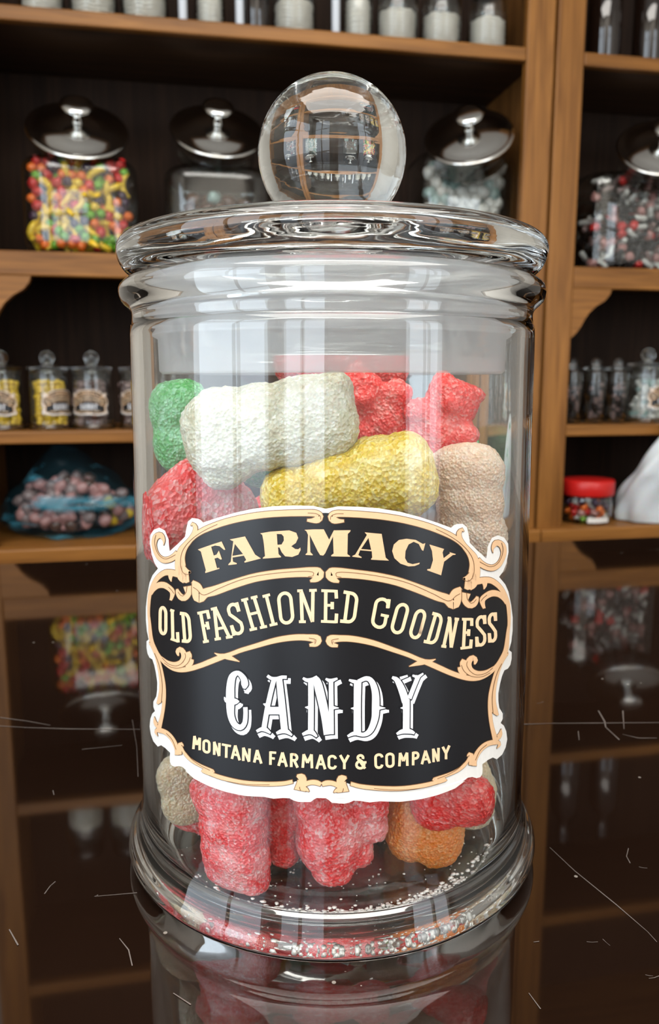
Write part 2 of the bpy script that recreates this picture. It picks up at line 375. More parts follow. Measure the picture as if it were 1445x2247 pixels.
# ---- lid: knob, flange and hollow plug in one piece of glass, with a ribbed plastic seal round the plug
lid = tag(empty('jar_lid', (0, 0, .1455)), 'clear glass lid with round ball knob on the large candy jar', 'lid')
def lid_mesh(seg, step):
    bm = bmesh.new(); k = []
    zc, r = .1748-.1455, .0176
    for i in range(0, 49):
        a = radians(i*148/48); k.append((r*sin(a), zc + r*cos(a)))
    o = lambda L: [(a, b-.1455) for a, b in L]
    P = k + fine(o([(.0092, .1597), (.0098, .1586), (.0125, .1578)]), .0006)[1:] if False else k
    shell = fine(o([(.0100, .1592), (.0112, .1585), (.0150, .1592), (.025, .1585), (.035, .1570), (.042, .1558), (.0465, .1549), (.0494, .1540), (.0508, .1522), (.0508, .1500), (.0497, .1476), (.0480, .1462), (.0455, .1456)]), step)
    plug = o([(.0440, .1455), (.0412, .1452), (.0405, .1440), (.0402, .1280), (.0396, .1268), (.0386, .1268), (.0380, .1280), (.0378, .1440), (.0360, .1475), (.030, .1508), (.018, .1525), (0, .1530)])
    lathe(bm, [(0, zc+r)] + k[1:] + shell + plug, seg)
    bmesh.ops.remove_doubles(bm, verts=bm.verts, dist=1e-7); bmesh.ops.recalc_face_normals(bm, faces=bm.faces); return bm
lid_glass = bm_obj('lid_glass', lid_mesh(SEG, .0008), M['glass_lid'], lid)
def seal_mesh(seg):
    bm = bmesh.new()
    P = [(.0410, .1448), (.0446, .1450), (.0449, .1440), (.0425, .1430), (.0423, .1410), (.0450, .1400), (.0450, .1392), (.0424, .1384), (.0423, .1366), (.0450, .1356), (.0450, .1348),
         (.0424, .1340), (.0423, .1330), (.0434, .1322), (.0434, .1316), (.0421, .1310), (.0420, .1240), (.0414, .1234), (.0408, .1240), (.0407, .1440)]
    lathe(bm, [(a, b-.1455) for a, b in P], seg, closed=True); bmesh.ops.recalc_face_normals(bm, faces=bm.faces); return bm
seal = tag(bm_obj('seal', seal_mesh(SEG), M['seal'], lid), 'frosted white ribbed plastic seal')

# ---- printed label wrapped on the front of the glass
LABEL = {
 'backing': [[-15,2970],[-246,3019],[-629,3014],[-1020,2983],[-1486,2900],[-1886,2787],[-2282,2653],[-2640,2522],[-2707,2567],[-2790,2586],[-2948,2580],[-3063,2496],[-3116,2344],[-3161,2162],[-3387,1981],[-3683,1770],[-3706,1871],[-3718,2020],[-3857,2195],[-4085,2220],[-4345,2133],[-4531,1978],[-4563,1784],[-4476,1550],[-4341,1388],[-4180,1295],[-4461,1080],[-4624,885],[-4787,556],[-4900,234],[-4920,-67],[-4868,-317],[-4758,-483],[-4907,-574],[-4918,-734],[-4857,-855],[-4731,-909],[-4555,-900],[-4452,-1006],[-4373,-1166],[-4315,-1362],[-4329,-1552],[-4380,-1725],[-4548,-1910],[-4554,-2038],[-4466,-2107],[-4621,-2221],[-4753,-2399],[-4822,-2620],[-4753,-2785],[-4596,-2897],[-4344,-2925],[-4178,-2824],[-3998,-2817],[-3785,-2852],[-3804,-2976],[-3799,-3083],[-3735,-3136],[-3608,-3122],[-3463,-3047],[-3326,-3023],[-3174,-3069],[-3249,-3073],[-2959,-3168],[-2519,-3203],[-2121,-3210],[-1643,-3190],[-1199,-3126],[-990,-3134],[-797,-3090],[-653,-3078],[-606,-3101],[-558,-3121],[-464,-3140],[-215,-3120],[-153,-3063],[-92,-3023],[9,-3015]],
 'panel': [[-14,2888],[-353,2874],[-710,2855],[-1133,2817],[-1576,2733],[-2048,2599],[-2494,2424],[-2794,2268],[-3036,2091],[-3187,1893],[-3279,1670],[-3238,1438],[-3463,1296],[-3617,1304],[-3847,1261],[-4078,1141],[-4285,987],[-4459,811],[-4573,621],[-4637,415],[-4671,150],[-4654,-38],[-4569,-412],[-4351,-623],[-4183,-801],[-4073,-1071],[-3995,-1305],[-3968,-1525],[-3994,-1763],[-4060,-2016],[-4174,-2274],[-4243,-2440],[-3986,-2407],[-3769,-2437],[-3571,-2521],[-3386,-2625],[-3253,-2656],[-3044,-2753],[-2751,-2795],[-2391,-2824],[-2687,-2888],[-2197,-2904],[-1679,-2892],[-1200,-2833],[-810,-2766],[-751,-2792],[-516,-2684],[-360,-2687],[-205,-2676],[-97,-2678],[-1,-2699]],
 'gold': [[[-359,2713,-354,2762],[-329,2706,-323,2764],[-298,2698,-294,2767],[-262,2692,-266,2773],[-222,2685,-235,2787],[-176,2682,-207,2803],[-123,2695,-199,2814],[-68,2744,-183,2827],[-46,2822,-181,2820],[-80,2890,-173,2793],[-123,2919,-184,2801],[-170,2936,-209,2811],[-204,2942,-224,2814],[-235,2945,-244,2816],[-269,2945,-271,2817],[-307,2944,-307,2817],[-353,2942,-353,2817],[-381,2941,-380,2817],[-412,2940,-410,2816],[-445,2938,-443,2815],[-480,2937,-477,2814],[-517,2934,-514,2812],[-555,2932,-551,2810],[-594,2930,-590,2808],[-634,2927,-629,2806],[-673,2924,-668,2804],[-713,2921,-707,2801],[-749,2918,-743,2798],[-785,2915,-780,2795],[-823,2912,-817,2792],[-861,2908,-855,2789],[-900,2905,-893,2785],[-939,2901,-932,2781],[-979,2897,-971,2777],[-1019,2893,-1010,2773],[-1059,2888,-1049,2768],[-1099,2883,-1088,2763],[-1139,2877,-1127,2757],[-1176,2872,-1163,2752],[-1212,2866,-1198,2746],[-1249,2860,-1234,2741],[-1286,2854,-1270,2734],[-1323,2847,-1306,2728],[-1360,2841,-1343,2721],[-1398,2833,-1379,2714],[-1435,2826,-1416,2707],[-1473,2818,-1452,2699],[-1511,2810,-1489,2691],[-1549,2801,-1526,2683],[-1588,2792,-1564,2674],[-1626,2783,-1601,2665],[-1666,2773,-1640,2655],[-1705,2763,-1678,2645],[-1745,2753,-1717,2635],[-1786,2742,-1757,2624],[-1826,2731,-1796,2613],[-1867,2719,-1835,2602],[-1908,2707,-1875,2590],[-1948,2695,-1914,2578],[-1988,2683,-1952,2566],[-2028,2670,-1991,2554],[-2068,2657,-2028,2541],[-2115,2641,-2073,2526],[-2163,2623,-2119,2510],[-2211,2606,-2165,2493],[-2259,2587,-2211,2476],[-2306,2569,-2256,2458],[-2352,2550,-2301,2440],[-2397,2531,-2344,2423],[-2441,2512,-2387,2405],[-2483,2494,-2427,2388],[-2523,2476,-2465,2372],[-2576,2452,-2516,2349],[-2625,2428,-2562,2329],[-2671,2404,-2604,2309],[-2714,2381,-2644,2289],[-2756,2357,-2681,2269],[-2795,2333,-2717,2249],[-2835,2308,-2753,2228],[-2880,2278,-2793,2202],[-2923,2248,-2830,2177],[-2963,2217,-2864,2150],[-3001,2185,-2897,2124],[-3037,2153,-2929,2096],[-3072,2119,-2959,2068],[-3112,2078,-2993,2032],[-3150,2035,-3025,1996],[-3184,1991,-3055,1958],[-3216,1948,-3081,1920],[-3245,1906,-3104,1883],[-3272,1864,-3123,1846],[-3298,1823,-3137,1811],[-3320,1781,-3148,1776],[-3339,1739,-3156,1743],[-3354,1696,-3160,1711],[-3364,1653,-3160,1681],[-3367,1611,-3156,1651],[-3367,1572,-3150,1619],[-3367,1537,-3142,1585],[-3368,1502,-3136,1549]],[[-3343,1782,-3237,1792],[-3353,1746,-3238,1756],[-3364,1709,-3241,1719],[-3375,1671,-3243,1685],[-3385,1631,-3241,1653],[-3392,1589,-3231,1625],[-3395,1546,-3214,1597],[-3397,1503,-3191,1571],[-3395,1461,-3165,1545],[-3392,1419,-3136,1522],[-3384,1378,-3108,1503],[-3371,1327,-3068,1480],[-3353,1275,-3024,1462],[-3328,1228,-2987,1449],[-3259,1180,-2995,1457],[-3119,1180,-3043,1446],[-3031,1224,-3051,1420]],[[-3434,1783,-3237,1800],[-3443,1744,-3243,1760],[-3452,1705,-3250,1721],[-3462,1664,-3255,1684],[-3470,1622,-3258,1649],[-3476,1579,-3257,1616],[-3479,1538,-3252,1584],[-3480,1497,-3244,1553],[-3478,1457,-3233,1523],[-3474,1417,-3220,1496],[-3464,1376,-3205,1474],[-3447,1329,-3180,1450],[-3425,1285,-3149,1428],[-3400,1246,-3117,1407],[-3369,1214,-3092,1388],[-3319,1185,-3073,1365],[-3266,1171,-3056,1341],[-3221,1160,-3033,1313]],[[-2964,2420,-2976,2426],[-2913,2442,-2930,2496],[-2918,2421,-2840,2477],[-2899,2387,-2790,2431],[-2900,2371,-2780,2385],[-2906,2342,-2786,2339],[-2920,2306,-2803,2291],[-2938,2276,-2822,2251],[-2963,2241,-2847,2210],[-2993,2205,-2876,2168],[-3025,2169,-2907,2126],[-3060,2136,-2940,2085],[-3099,2102,-2976,2044],[-3143,2066,-3012,2006],[-3185,2031,-3045,1969],[-3226,1997,-3077,1932],[-3268,1964,-3108,1897],[-3311,1928,-3136,1864],[-3350,1889,-3159,1837],[-3387,1837,-3190,1800],[-3412,1789,-3222,1760],[-3435,1744,-3256,1718]],[[-3886,1874,-3904,1872],[-3864,1910,-3907,1906],[-3842,1949,-3910,1938],[-3833,1991,-3929,1963],[-3844,2040,-3973,1987],[-3874,2091,-4027,2005],[-3953,2128,-4051,2003],[-4086,2119,-4054,1996],[-4214,2079,-4090,1982],[-4324,2021,-4122,1965],[-4387,1964,-4136,1952],[-4420,1910,-4163,1922],[-4437,1859,-4186,1885],[-4443,1810,-4201,1849],[-4435,1765,-4204,1816],[-4416,1722,-4197,1782],[-4389,1683,-4182,1748],[-4360,1647,-4161,1716],[-4327,1613,-4135,1688],[-4290,1579,-4102,1662],[-4247,1549,-4066,1641],[-4196,1522,-4031,1627],[-4121,1496,-3976,1613],[-4033,1478,-3920,1607],[-3935,1473,-3874,1607],[-3832,1485,-3832,1613],[-3740,1509,-3780,1626],[-3658,1537,-3724,1644],[-3582,1568,-3673,1666],[-3512,1603,-3623,1693],[-3449,1640,-3576,1721],[-3394,1679,-3536,1749],[-3349,1717,-3496,1782],[-3308,1752,-3453,1817]],[[-3361,1389,-3416,1253],[-3415,1390,-3473,1253],[-3473,1390,-3531,1252],[-3535,1389,-3584,1251],[-3600,1384,-3635,1247],[-3684,1373,-3703,1241],[-3775,1356,-3765,1233],[-3872,1327,-3821,1219],[-3950,1294,-3860,1204],[-4020,1258,-3908,1182],[-4086,1221,-3959,1155],[-4148,1182,-4010,1125],[-4208,1142,-4059,1095],[-4266,1099,-4107,1063],[-4321,1054,-4153,1028],[-4375,1007,-4199,991],[-4425,958,-4243,951],[-4472,907,-4286,907],[-4515,856,-4327,862],[-4556,805,-4367,816],[-4595,755,-4403,770],[-4632,704,-4436,725],[-4665,652,-4465,679],[-4692,600,-4491,632],[-4709,558,-4508,595],[-4720,518,-4523,558],[-4728,477,-4536,519],[-4734,435,-4548,477],[-4740,391,-4559,432],[-4745,349,-4569,391],[-4749,305,-4579,345],[-4752,258,-4588,299],[-4754,212,-4596,252],[-4755,168,-4601,208],[-4755,127,-4603,169],[-4751,87,-4601,131],[-4745,55,-4594,102],[-4737,25,-4584,73],[-4729,-11,-4572,38],[-4722,-60,-4558,-9],[-4719,-95,-4549,-43],[-4718,-136,-4540,-82],[-4718,-182,-4531,-126],[-4717,-231,-4521,-171],[-4715,-281,-4510,-217],[-4712,-330,-4499,-262],[-4707,-377,-4487,-304],[-4698,-419,-4474,-341],[-4684,-455,-4461,-372],[-4649,-504,-4435,-416],[-4603,-539,-4407,-449],[-4554,-565,-4377,-478],[-4505,-587,-4342,-505],[-4461,-611,-4306,-533],[-4420,-637,-4270,-561],[-4379,-663,-4235,-588],[-4337,-688,-4198,-612],[-4292,-712,-4159,-634],[-4244,-735,-4116,-654],[-4193,-757,-4068,-674],[-4140,-778,-4017,-691],[-4084,-798,-3964,-708],[-4026,-816,-3910,-721],[-3966,-832,-3855,-733],[-3904,-845,-3799,-742],[-3840,-856,-3741,-750],[-3775,-865,-3683,-756],[-3708,-871,-3626,-759],[-3640,-873,-3572,-759],[-3573,-871,-3519,-755],[-3506,-864,-3467,-749],[-3440,-855,-3414,-741],[-3375,-843,-3360,-730],[-3310,-828,-3307,-718],[-3246,-810,-3254,-703],[-3182,-790,-3201,-686],[-3120,-767,-3146,-666],[-3060,-744,-3090,-644],[-3001,-720,-3033,-622],[-2952,-699,-2987,-602],[-2902,-677,-2940,-582],[-2852,-654,-2893,-561],[-2803,-631,-2845,-539],[-2755,-608,-2799,-516],[-2708,-585,-2753,-494],[-2661,-562,-2708,-471],[-2614,-538,-2664,-448],[-2569,-514,-2620,-423],[-2524,-491,-2577,-399],[-2481,-468,-2533,-374],[-2438,-445,-2489,-351],[-2395,-423,-2446,-328],[-2353,-400,-2405,-305],[-2312,-378,-2363,-282],[-2271,-357,-2321,-260],[-2231,-335,-2278,-238],[-2190,-314,-2235,-217],[-2149,-292,-2190,-196],[-2106,-270,-2144,-177],[-2063,-247,-2099,-158],[-2020,-225,-2054,-140],[-1978,-203,-2011,-122],[-1936,-182,-1970,-104],[-1897,-161,-1932,-85],[-1861,-142,-1897,-67],[-1825,-124,-1861,-49],[-1790,-105,-1825,-29],[-1752,-87,-1785,-9],[-1711,-67,-1742,12],[-1677,-53,-1707,28],[-1643,-38,-1672,43],[-1608,-23,-1635,59],[-1571,-8,-1598,74],[-1532,8,-1559,91],[-1491,24,-1518,108],[-1448,41,-1475,126],[-1401,59,-1429,145],[-1368,72,-1397,159],[-1333,86,-1362,174],[-1296,100,-1326,189],[-1259,115,-1289,206],[-1220,130,-1250,222],[-1181,145,-1211,239],[-1142,160,-1172,255],[-1103,174,-1133,271],[-1065,188,-1094,287],[-1028,200,-1056,301],[-993,212,-1019,315],[-959,222,-984,327],[-919,234,-943,340],[-880,244,-903,353],[-842,254,-863,364],[-804,263,-824,375],[-767,271,-785,384],[-731,279,-748,393],[-696,286,-711,401],[-661,292,-675,409],[-628,297,-641,415],[-596,302,-607,421],[-557,307,-566,427],[-520,311,-526,432],[-485,314,-488,436],[-451,316,-451,438],[-418,316,-416,440],[-386,316,-382,441],[-355,315,-349,441],[-326,313,-318,442],[-280,308,-269,444],[-236,299,-219,446],[-200,288,-171,446],[-177,279,-126,440],[-190,290,-66,407],[-194,321,-40,319],[-187,320,-73,250],[-189,300,-120,212],[-193,290,-163,197],[-217,277,-203,195],[-250,263,-240,196],[-283,248,-274,197]],[[-2351,-194,-2345,-182],[-2317,-210,-2303,-182],[-2282,-227,-2262,-182],[-2235,-241,-2214,-180],[-2198,-248,-2181,-175],[-2160,-254,-2143,-167],[-2121,-260,-2100,-159],[-2081,-264,-2052,-155],[-2038,-268,-2002,-159],[-2004,-269,-1965,-168],[-1966,-270,-1929,-180],[-1924,-270,-1892,-195],[-1882,-271,-1856,-212],[-1838,-272,-1820,-229],[-1795,-272,-1784,-246],[-1754,-274,-1749,-262]],[[-3730,1248,-3550,1267],[-3724,1213,-3572,1234],[-3711,1175,-3590,1204],[-3676,1143,-3601,1169],[-3636,1117,-3607,1128]],[[-4456,640,-4568,631],[-4412,681,-4550,671],[-4372,719,-4529,715],[-4324,755,-4488,766],[-4258,798,-4425,825],[-4188,839,-4345,890],[-4128,867,-4243,952],[-4070,886,-4126,1001],[-4004,903,-4008,1036],[-3948,912,-3894,1055],[-3895,914,-3791,1055],[-3832,909,-3708,1040],[-3773,900,-3642,1021],[-3727,887,-3585,1001],[-3695,873,-3534,975],[-3680,867,-3497,933],[-3666,839,-3501,867],[-3667,798,-3533,804],[-3679,750,-3571,749],[-3698,699,-3614,697]],[[-3459,981,-3386,1004],[-3468,941,-3358,979],[-3466,895,-3327,957],[-3448,857,-3298,938],[-3419,818,-3264,918],[-3370,784,-3244,911],[-3275,765,-3218,905],[-3158,789,-3207,906],[-3077,839,-3197,914],[-3019,896,-3166,942],[-2976,961,-3151,967],[-2962,1019,-3157,979],[-2962,1068,-3172,1005],[-2964,1111,-3193,1040],[-2963,1150,-3212,1077]],[[-2960,1212,-2866,1240],[-2964,1170,-2844,1206],[-2967,1127,-2823,1174],[-2967,1081,-2799,1145],[-2963,1033,-2769,1118],[-2955,985,-2735,1093],[-2944,944,-2702,1068],[-2931,904,-2672,1042],[-2890,847,-2668,1042],[-2750,820,-2738,1056],[-2630,873,-2793,1036],[-2582,920,-2763,1054],[-2552,954,-2704,1094],[-2522,979,-2633,1134],[-2506,987,-2579,1158],[-2478,997,-2534,1175],[-2443,1009,-2493,1189],[-2400,1022,-2453,1202],[-2348,1040,-2409,1218],[-2290,1063,-2358,1238],[-2251,1081,-2324,1251],[-2210,1099,-2285,1268],[-2169,1118,-2244,1285],[-2125,1138,-2200,1304],[-2081,1159,-2155,1324],[-2036,1180,-2108,1344],[-1990,1201,-2060,1364],[-1945,1221,-2013,1384],[-1900,1241,-1965,1403],[-1856,1260,-1918,1422],[-1818,1276,-1880,1438],[-1780,1292,-1841,1453],[-1742,1308,-1802,1469],[-1703,1325,-1762,1484],[-1664,1340,-1722,1500],[-1625,1356,-1682,1516],[-1587,1371,-1641,1531],[-1549,1386,-1601,1546],[-1511,1400,-1561,1561],[-1473,1414,-1521,1575],[-1436,1427,-1481,1588],[-1400,1439,-1442,1600],[-1364,1450,-1403,1612],[-1328,1460,-1364,1623],[-1292,1471,-1326,1634],[-1256,1480,-1288,1644],[-1220,1489,-1250,1653],[-1184,1498,-1213,1662],[-1148,1507,-1176,1671],[-1113,1514,-1139,1679],[-1077,1522,-1102,1687],[-1041,1529,-1065,1695],[-1006,1537,-1029,1702],[-971,1543,-992,1709],[-932,1550,-952,1717],[-893,1557,-911,1724],[-853,1563,-870,1730],[-814,1569,-830,1737],[-774,1575,-789,1742],[-735,1580,-749,1748],[-697,1585,-710,1753],[-659,1589,-671,1758],[-622,1593,-634,1763],[-587,1596,-599,1767],[-553,1599,-565,1772],[-509,1603,-520,1778],[-466,1606,-477,1783],[-425,1608,-435,1789],[-385,1610,-394,1794],[-349,1610,-355,1799],[-316,1610,-318,1803],[-286,1609,-284,1805],[-262,1607,-250,1807],[-219,1599,-195,1809],[-195,1588,-142,1808],[-195,1584,-87,1793],[-232,1632,-17,1718],[-224,1677,-26,1614],[-215,1661,-75,1559],[-217,1631,-128,1526],[-228,1605,-180,1511],[-256,1575,-229,1508],[-288,1543,-274,1507]],[[-2973,1205,-2916,1272],[-2938,1182,-2870,1265],[-2904,1160,-2822,1259],[-2874,1139,-2773,1249],[-2850,1121,-2727,1231],[-2824,1103,-2691,1202],[-2793,1083,-2665,1168],[-2763,1060,-2644,1137],[-2740,1039,-2625,1114],[-2725,1005,-2588,1091],[-2723,974,-2554,1076]],[[-3381,-472,-3424,-492],[-3380,-424,-3471,-461],[-3368,-393,-3502,-413],[-3346,-376,-3462,-338],[-3354,-379,-3356,-271],[-3352,-387,-3245,-272],[-3321,-406,-3177,-309],[-3313,-425,-3145,-350],[-3306,-453,-3128,-398],[-3308,-477,-3131,-455],[-3317,-505,-3160,-515],[-3336,-540,-3207,-574],[-3365,-572,-3269,-627],[-3392,-593,-3329,-664],[-3434,-618,-3393,-694],[-3482,-640,-3462,-720],[-3531,-659,-3533,-740],[-3585,-673,-3606,-754],[-3647,-684,-3680,-761],[-3713,-692,-3754,-764],[-3778,-696,-3828,-763],[-3842,-695,-3898,-755],[-3909,-688,-3966,-742],[-3979,-680,-4031,-728],[-4052,-673,-4099,-716]],[[-3151,-348,-3035,-293],[-3147,-382,-3010,-317],[-3146,-406,-2981,-350],[-3154,-426,-2976,-404],[-3166,-449,-2996,-457],[-3187,-487,-3027,-510],[-3212,-526,-3069,-563],[-3238,-561,-3120,-613],[-3269,-595,-3179,-655],[-3308,-631,-3246,-692],[-3353,-666,-3317,-724],[-3402,-695,-3389,-750],[-3458,-714,-3463,-768],[-3523,-727,-3538,-780],[-3596,-738,-3611,-789],[-3671,-752,-3685,-800]],[[-3011,-454,-2920,-459],[-3048,-494,-2925,-506],[-3083,-533,-2950,-563],[-3108,-567,-2995,-609],[-3142,-615,-3048,-652],[-3177,-664,-3101,-693]],[[-4634,-568,-4673,-582],[-4625,-518,-4720,-551],[-4669,-538,-4669,-484],[-4701,-557,-4569,-490],[-4649,-584,-4516,-518],[-4588,-616,-4458,-548],[-4540,-641,-4408,-569],[-4489,-667,-4352,-593],[-4440,-696,-4296,-620],[-4398,-729,-4246,-653],[-4371,-758,-4211,-683],[-4346,-791,-4179,-716],[-4323,-827,-4150,-751],[-4300,-864,-4123,-787],[-4277,-903,-4097,-824],[-4257,-935,-4077,-857],[-4236,-968,-4057,-891],[-4216,-1002,-4038,-926],[-4197,-1037,-4021,-962],[-4178,-1072,-4004,-999],[-4161,-1108,-3988,-1036],[-4145,-1145,-3973,-1074],[-4130,-1184,-3958,-1114],[-4116,-1223,-3944,-1154],[-4103,-1262,-3931,-1194],[-4091,-1301,-3920,-1234],[-4081,-1338,-3911,-1274],[-4071,-1382,-3904,-1320],[-4064,-1424,-3899,-1365],[-4058,-1466,-3896,-1410],[-4055,-1509,-3896,-1455],[-4052,-1553,-3897,-1501],[-4052,-1598,-3899,-1549],[-4053,-1643,-3903,-1596],[-4055,-1690,-3909,-1645],[-4060,-1736,-3916,-1693],[-4067,-1784,-3924,-1743],[-4076,-1833,-3935,-1793],[-4087,-1883,-3947,-1845],[-4101,-1935,-3960,-1897],[-4117,-1985,-3974,-1948],[-4134,-2035,-3989,-1998],[-4153,-2084,-4004,-2047],[-4175,-2133,-4021,-2096],[-4199,-2181,-4038,-2143],[-4224,-2229,-4054,-2189],[-4249,-2274,-4070,-2233],[-4282,-2327,-4088,-2283],[-4316,-2376,-4105,-2330],[-4351,-2426,-4122,-2374],[-4388,-2477,-4138,-2420]],[[-4537,-635,-4511,-622],[-4502,-665,-4461,-645],[-4467,-694,-4413,-666],[-4432,-723,-4365,-689],[-4400,-754,-4320,-715],[-4371,-790,-4277,-745],[-4348,-822,-4244,-775],[-4326,-858,-4211,-806],[-4305,-895,-4180,-840],[-4285,-934,-4151,-876],[-4267,-973,-4124,-912],[-4251,-1013,-4100,-950],[-4236,-1053,-4079,-989],[-4222,-1094,-4061,-1029],[-4209,-1136,-4045,-1071],[-4198,-1178,-4030,-1113],[-4189,-1221,-4018,-1156],[-4184,-1263,-4006,-1198],[-4181,-1307,-3994,-1239],[-4180,-1351,-3984,-1281],[-4182,-1396,-3974,-1324],[-4186,-1439,-3967,-1366],[-4192,-1481,-3963,-1408],[-4199,-1521,-3963,-1450],[-4212,-1567,-3967,-1500],[-4229,-1613,-3975,-1549],[-4248,-1657,-3988,-1598],[-4266,-1696,-4008,-1645],[-4278,-1727,-4037,-1694],[-4295,-1772,-4104,-1763],[-4314,-1817,-4185,-1819],[-4342,-1869,-4263,-1869]],[[-4491,-2259,-4454,-2244],[-4511,-2308,-4422,-2271],[-4531,-2360,-4391,-2297],[-4529,-2405,-4357,-2314],[-4496,-2440,-4316,-2329],[-4440,-2464,-4276,-2341],[-4304,-2447,-4309,-2355],[-4183,-2362,-4283,-2343],[-4124,-2287,-4194,-2281]],[[-4308,-2643,-4325,-2655],[-4344,-2606,-4416,-2652],[-4347,-2573,-4489,-2631],[-4314,-2558,-4453,-2548],[-4268,-2543,-4319,-2455],[-4243,-2538,-4207,-2412],[-4172,-2517,-4114,-2387],[-4096,-2500,-4023,-2369],[-4031,-2488,-3943,-2358],[-3978,-2484,-3874,-2354],[-3930,-2485,-3812,-2356],[-3883,-2490,-3755,-2364],[-3838,-2499,-3702,-2377],[-3793,-2513,-3651,-2396],[-3749,-2533,-3602,-2420],[-3708,-2557,-3558,-2448],[-3673,-2582,-3520,-2478],[-3643,-2609,-3488,-2513],[-3616,-2640,-3462,-2551],[-3595,-2672,-3442,-2590],[-3580,-2701,-3427,-2631],[-3572,-2737,-3422,-2682],[-3575,-2777,-3428,-2730],[-3577,-2820,-3435,-2774]],[[-3263,-2504,-3283,-2518],[-3275,-2466,-3323,-2502],[-3325,-2437,-3329,-2499],[-3446,-2500,-3346,-2528],[-3474,-2570,-3331,-2525],[-3473,-2615,-3330,-2562],[-3467,-2656,-3330,-2602],[-3455,-2694,-3331,-2641],[-3439,-2729,-3331,-2682],[-3422,-2763,-3332,-2724]],[[-3361,-2545,-3318,-2521],[-3348,-2579,-3294,-2549],[-3337,-2615,-3272,-2578],[-3320,-2651,-3248,-2603],[-3291,-2684,-3216,-2627],[-3257,-2709,-3184,-2646],[-3219,-2732,-3147,-2666],[-3174,-2754,-3106,-2685],[-3126,-2773,-3062,-2703],[-3074,-2789,-3015,-2717],[-3028,-2800,-2974,-2727],[-2980,-2808,-2931,-2735],[-2930,-2815,-2884,-2742],[-2879,-2821,-2836,-2748],[-2826,-2826,-2785,-2754],[-2771,-2831,-2732,-2759],[-2722,-2835,-2687,-2763],[-2665,-2837,-2633,-2766],[-2606,-2840,-2574,-2769],[-2547,-2842,-2517,-2772],[-2495,-2845,-2463,-2775],[-2452,-2848,-2419,-2779],[-2424,-2852,-2385,-2784],[-2427,-2820,-2355,-2827],[-2409,-2798,-2413,-2867],[-2463,-2807,-2474,-2879],[-2538,-2818,-2552,-2892],[-2615,-2830,-2628,-2906],[-2675,-2842,-2676,-2917],[-2733,-2913,-2641,-2863],[-2694,-2932,-2648,-2849],[-2665,-2935,-2624,-2851],[-2627,-2938,-2589,-2852],[-2583,-2940,-2546,-2853],[-2533,-2942,-2497,-2854],[-2480,-2944,-2445,-2855],[-2424,-2946,-2390,-2856],[-2368,-2947,-2335,-2856],[-2313,-2949,-2281,-2857],[-2260,-2950,-2230,-2857],[-2212,-2951,-2182,-2857],[-2169,-2951,-2140,-2857],[-2125,-2951,-2098,-2857],[-2082,-2951,-2055,-2856],[-2037,-2951,-2012,-2856],[-1993,-2951,-1968,-2855],[-1949,-2950,-1925,-2854],[-1904,-2949,-1882,-2853],[-1860,-2948,-1839,-2852],[-1816,-2947,-1796,-2850],[-1772,-2945,-1754,-2848],[-1729,-2943,-1713,-2846],[-1687,-2940,-1672,-2843],[-1644,-2937,-1631,-2840],[-1602,-2933,-1591,-2836],[-1560,-2929,-1550,-2832],[-1518,-2924,-1510,-2828],[-1476,-2919,-1469,-2823],[-1434,-2914,-1429,-2818],[-1394,-2908,-1389,-2812],[-1354,-2902,-1350,-2807],[-1314,-2897,-1311,-2802],[-1276,-2891,-1273,-2796],[-1238,-2886,-1236,-2791],[-1201,-2880,-1199,-2786],[-1158,-2874,-1157,-2780],[-1114,-2867,-1114,-2774],[-1071,-2860,-1072,-2768],[-1029,-2852,-1031,-2761],[-988,-2845,-991,-2755],[-948,-2837,-952,-2748],[-909,-2830,-914,-2742],[-873,-2823,-879,-2735],[-838,-2815,-845,-2729],[-806,-2808,-815,-2723],[-758,-2796,-770,-2713],[-717,-2784,-732,-2703],[-680,-2771,-698,-2692],[-647,-2759,-666,-2681],[-615,-2747,-632,-2670],[-581,-2735,-597,-2659]],[[-508,-2583,-494,-2534],[-480,-2615,-453,-2519],[-461,-2644,-404,-2507],[-474,-2654,-341,-2530],[-488,-2644,-307,-2596],[-489,-2659,-303,-2651],[-491,-2685,-306,-2696],[-497,-2709,-311,-2740],[-507,-2739,-318,-2780],[-520,-2775,-322,-2808],[-536,-2822,-322,-2849],[-551,-2863,-320,-2890]],[[-336,-2795,-382,-2711],[-300,-2771,-343,-2686],[-264,-2751,-300,-2661],[-240,-2742,-265,-2647],[-213,-2734,-230,-2635],[-187,-2730,-192,-2628],[-159,-2730,-153,-2625],[-129,-2734,-113,-2627],[-103,-2738,-75,-2634],[-66,-2746,-31,-2656],[-28,-2757,5,-2682]],[[-376,-2831,-340,-2775],[-345,-2855,-307,-2796],[-315,-2875,-276,-2821],[-286,-2885,-259,-2850],[-256,-2891,-248,-2881]]],
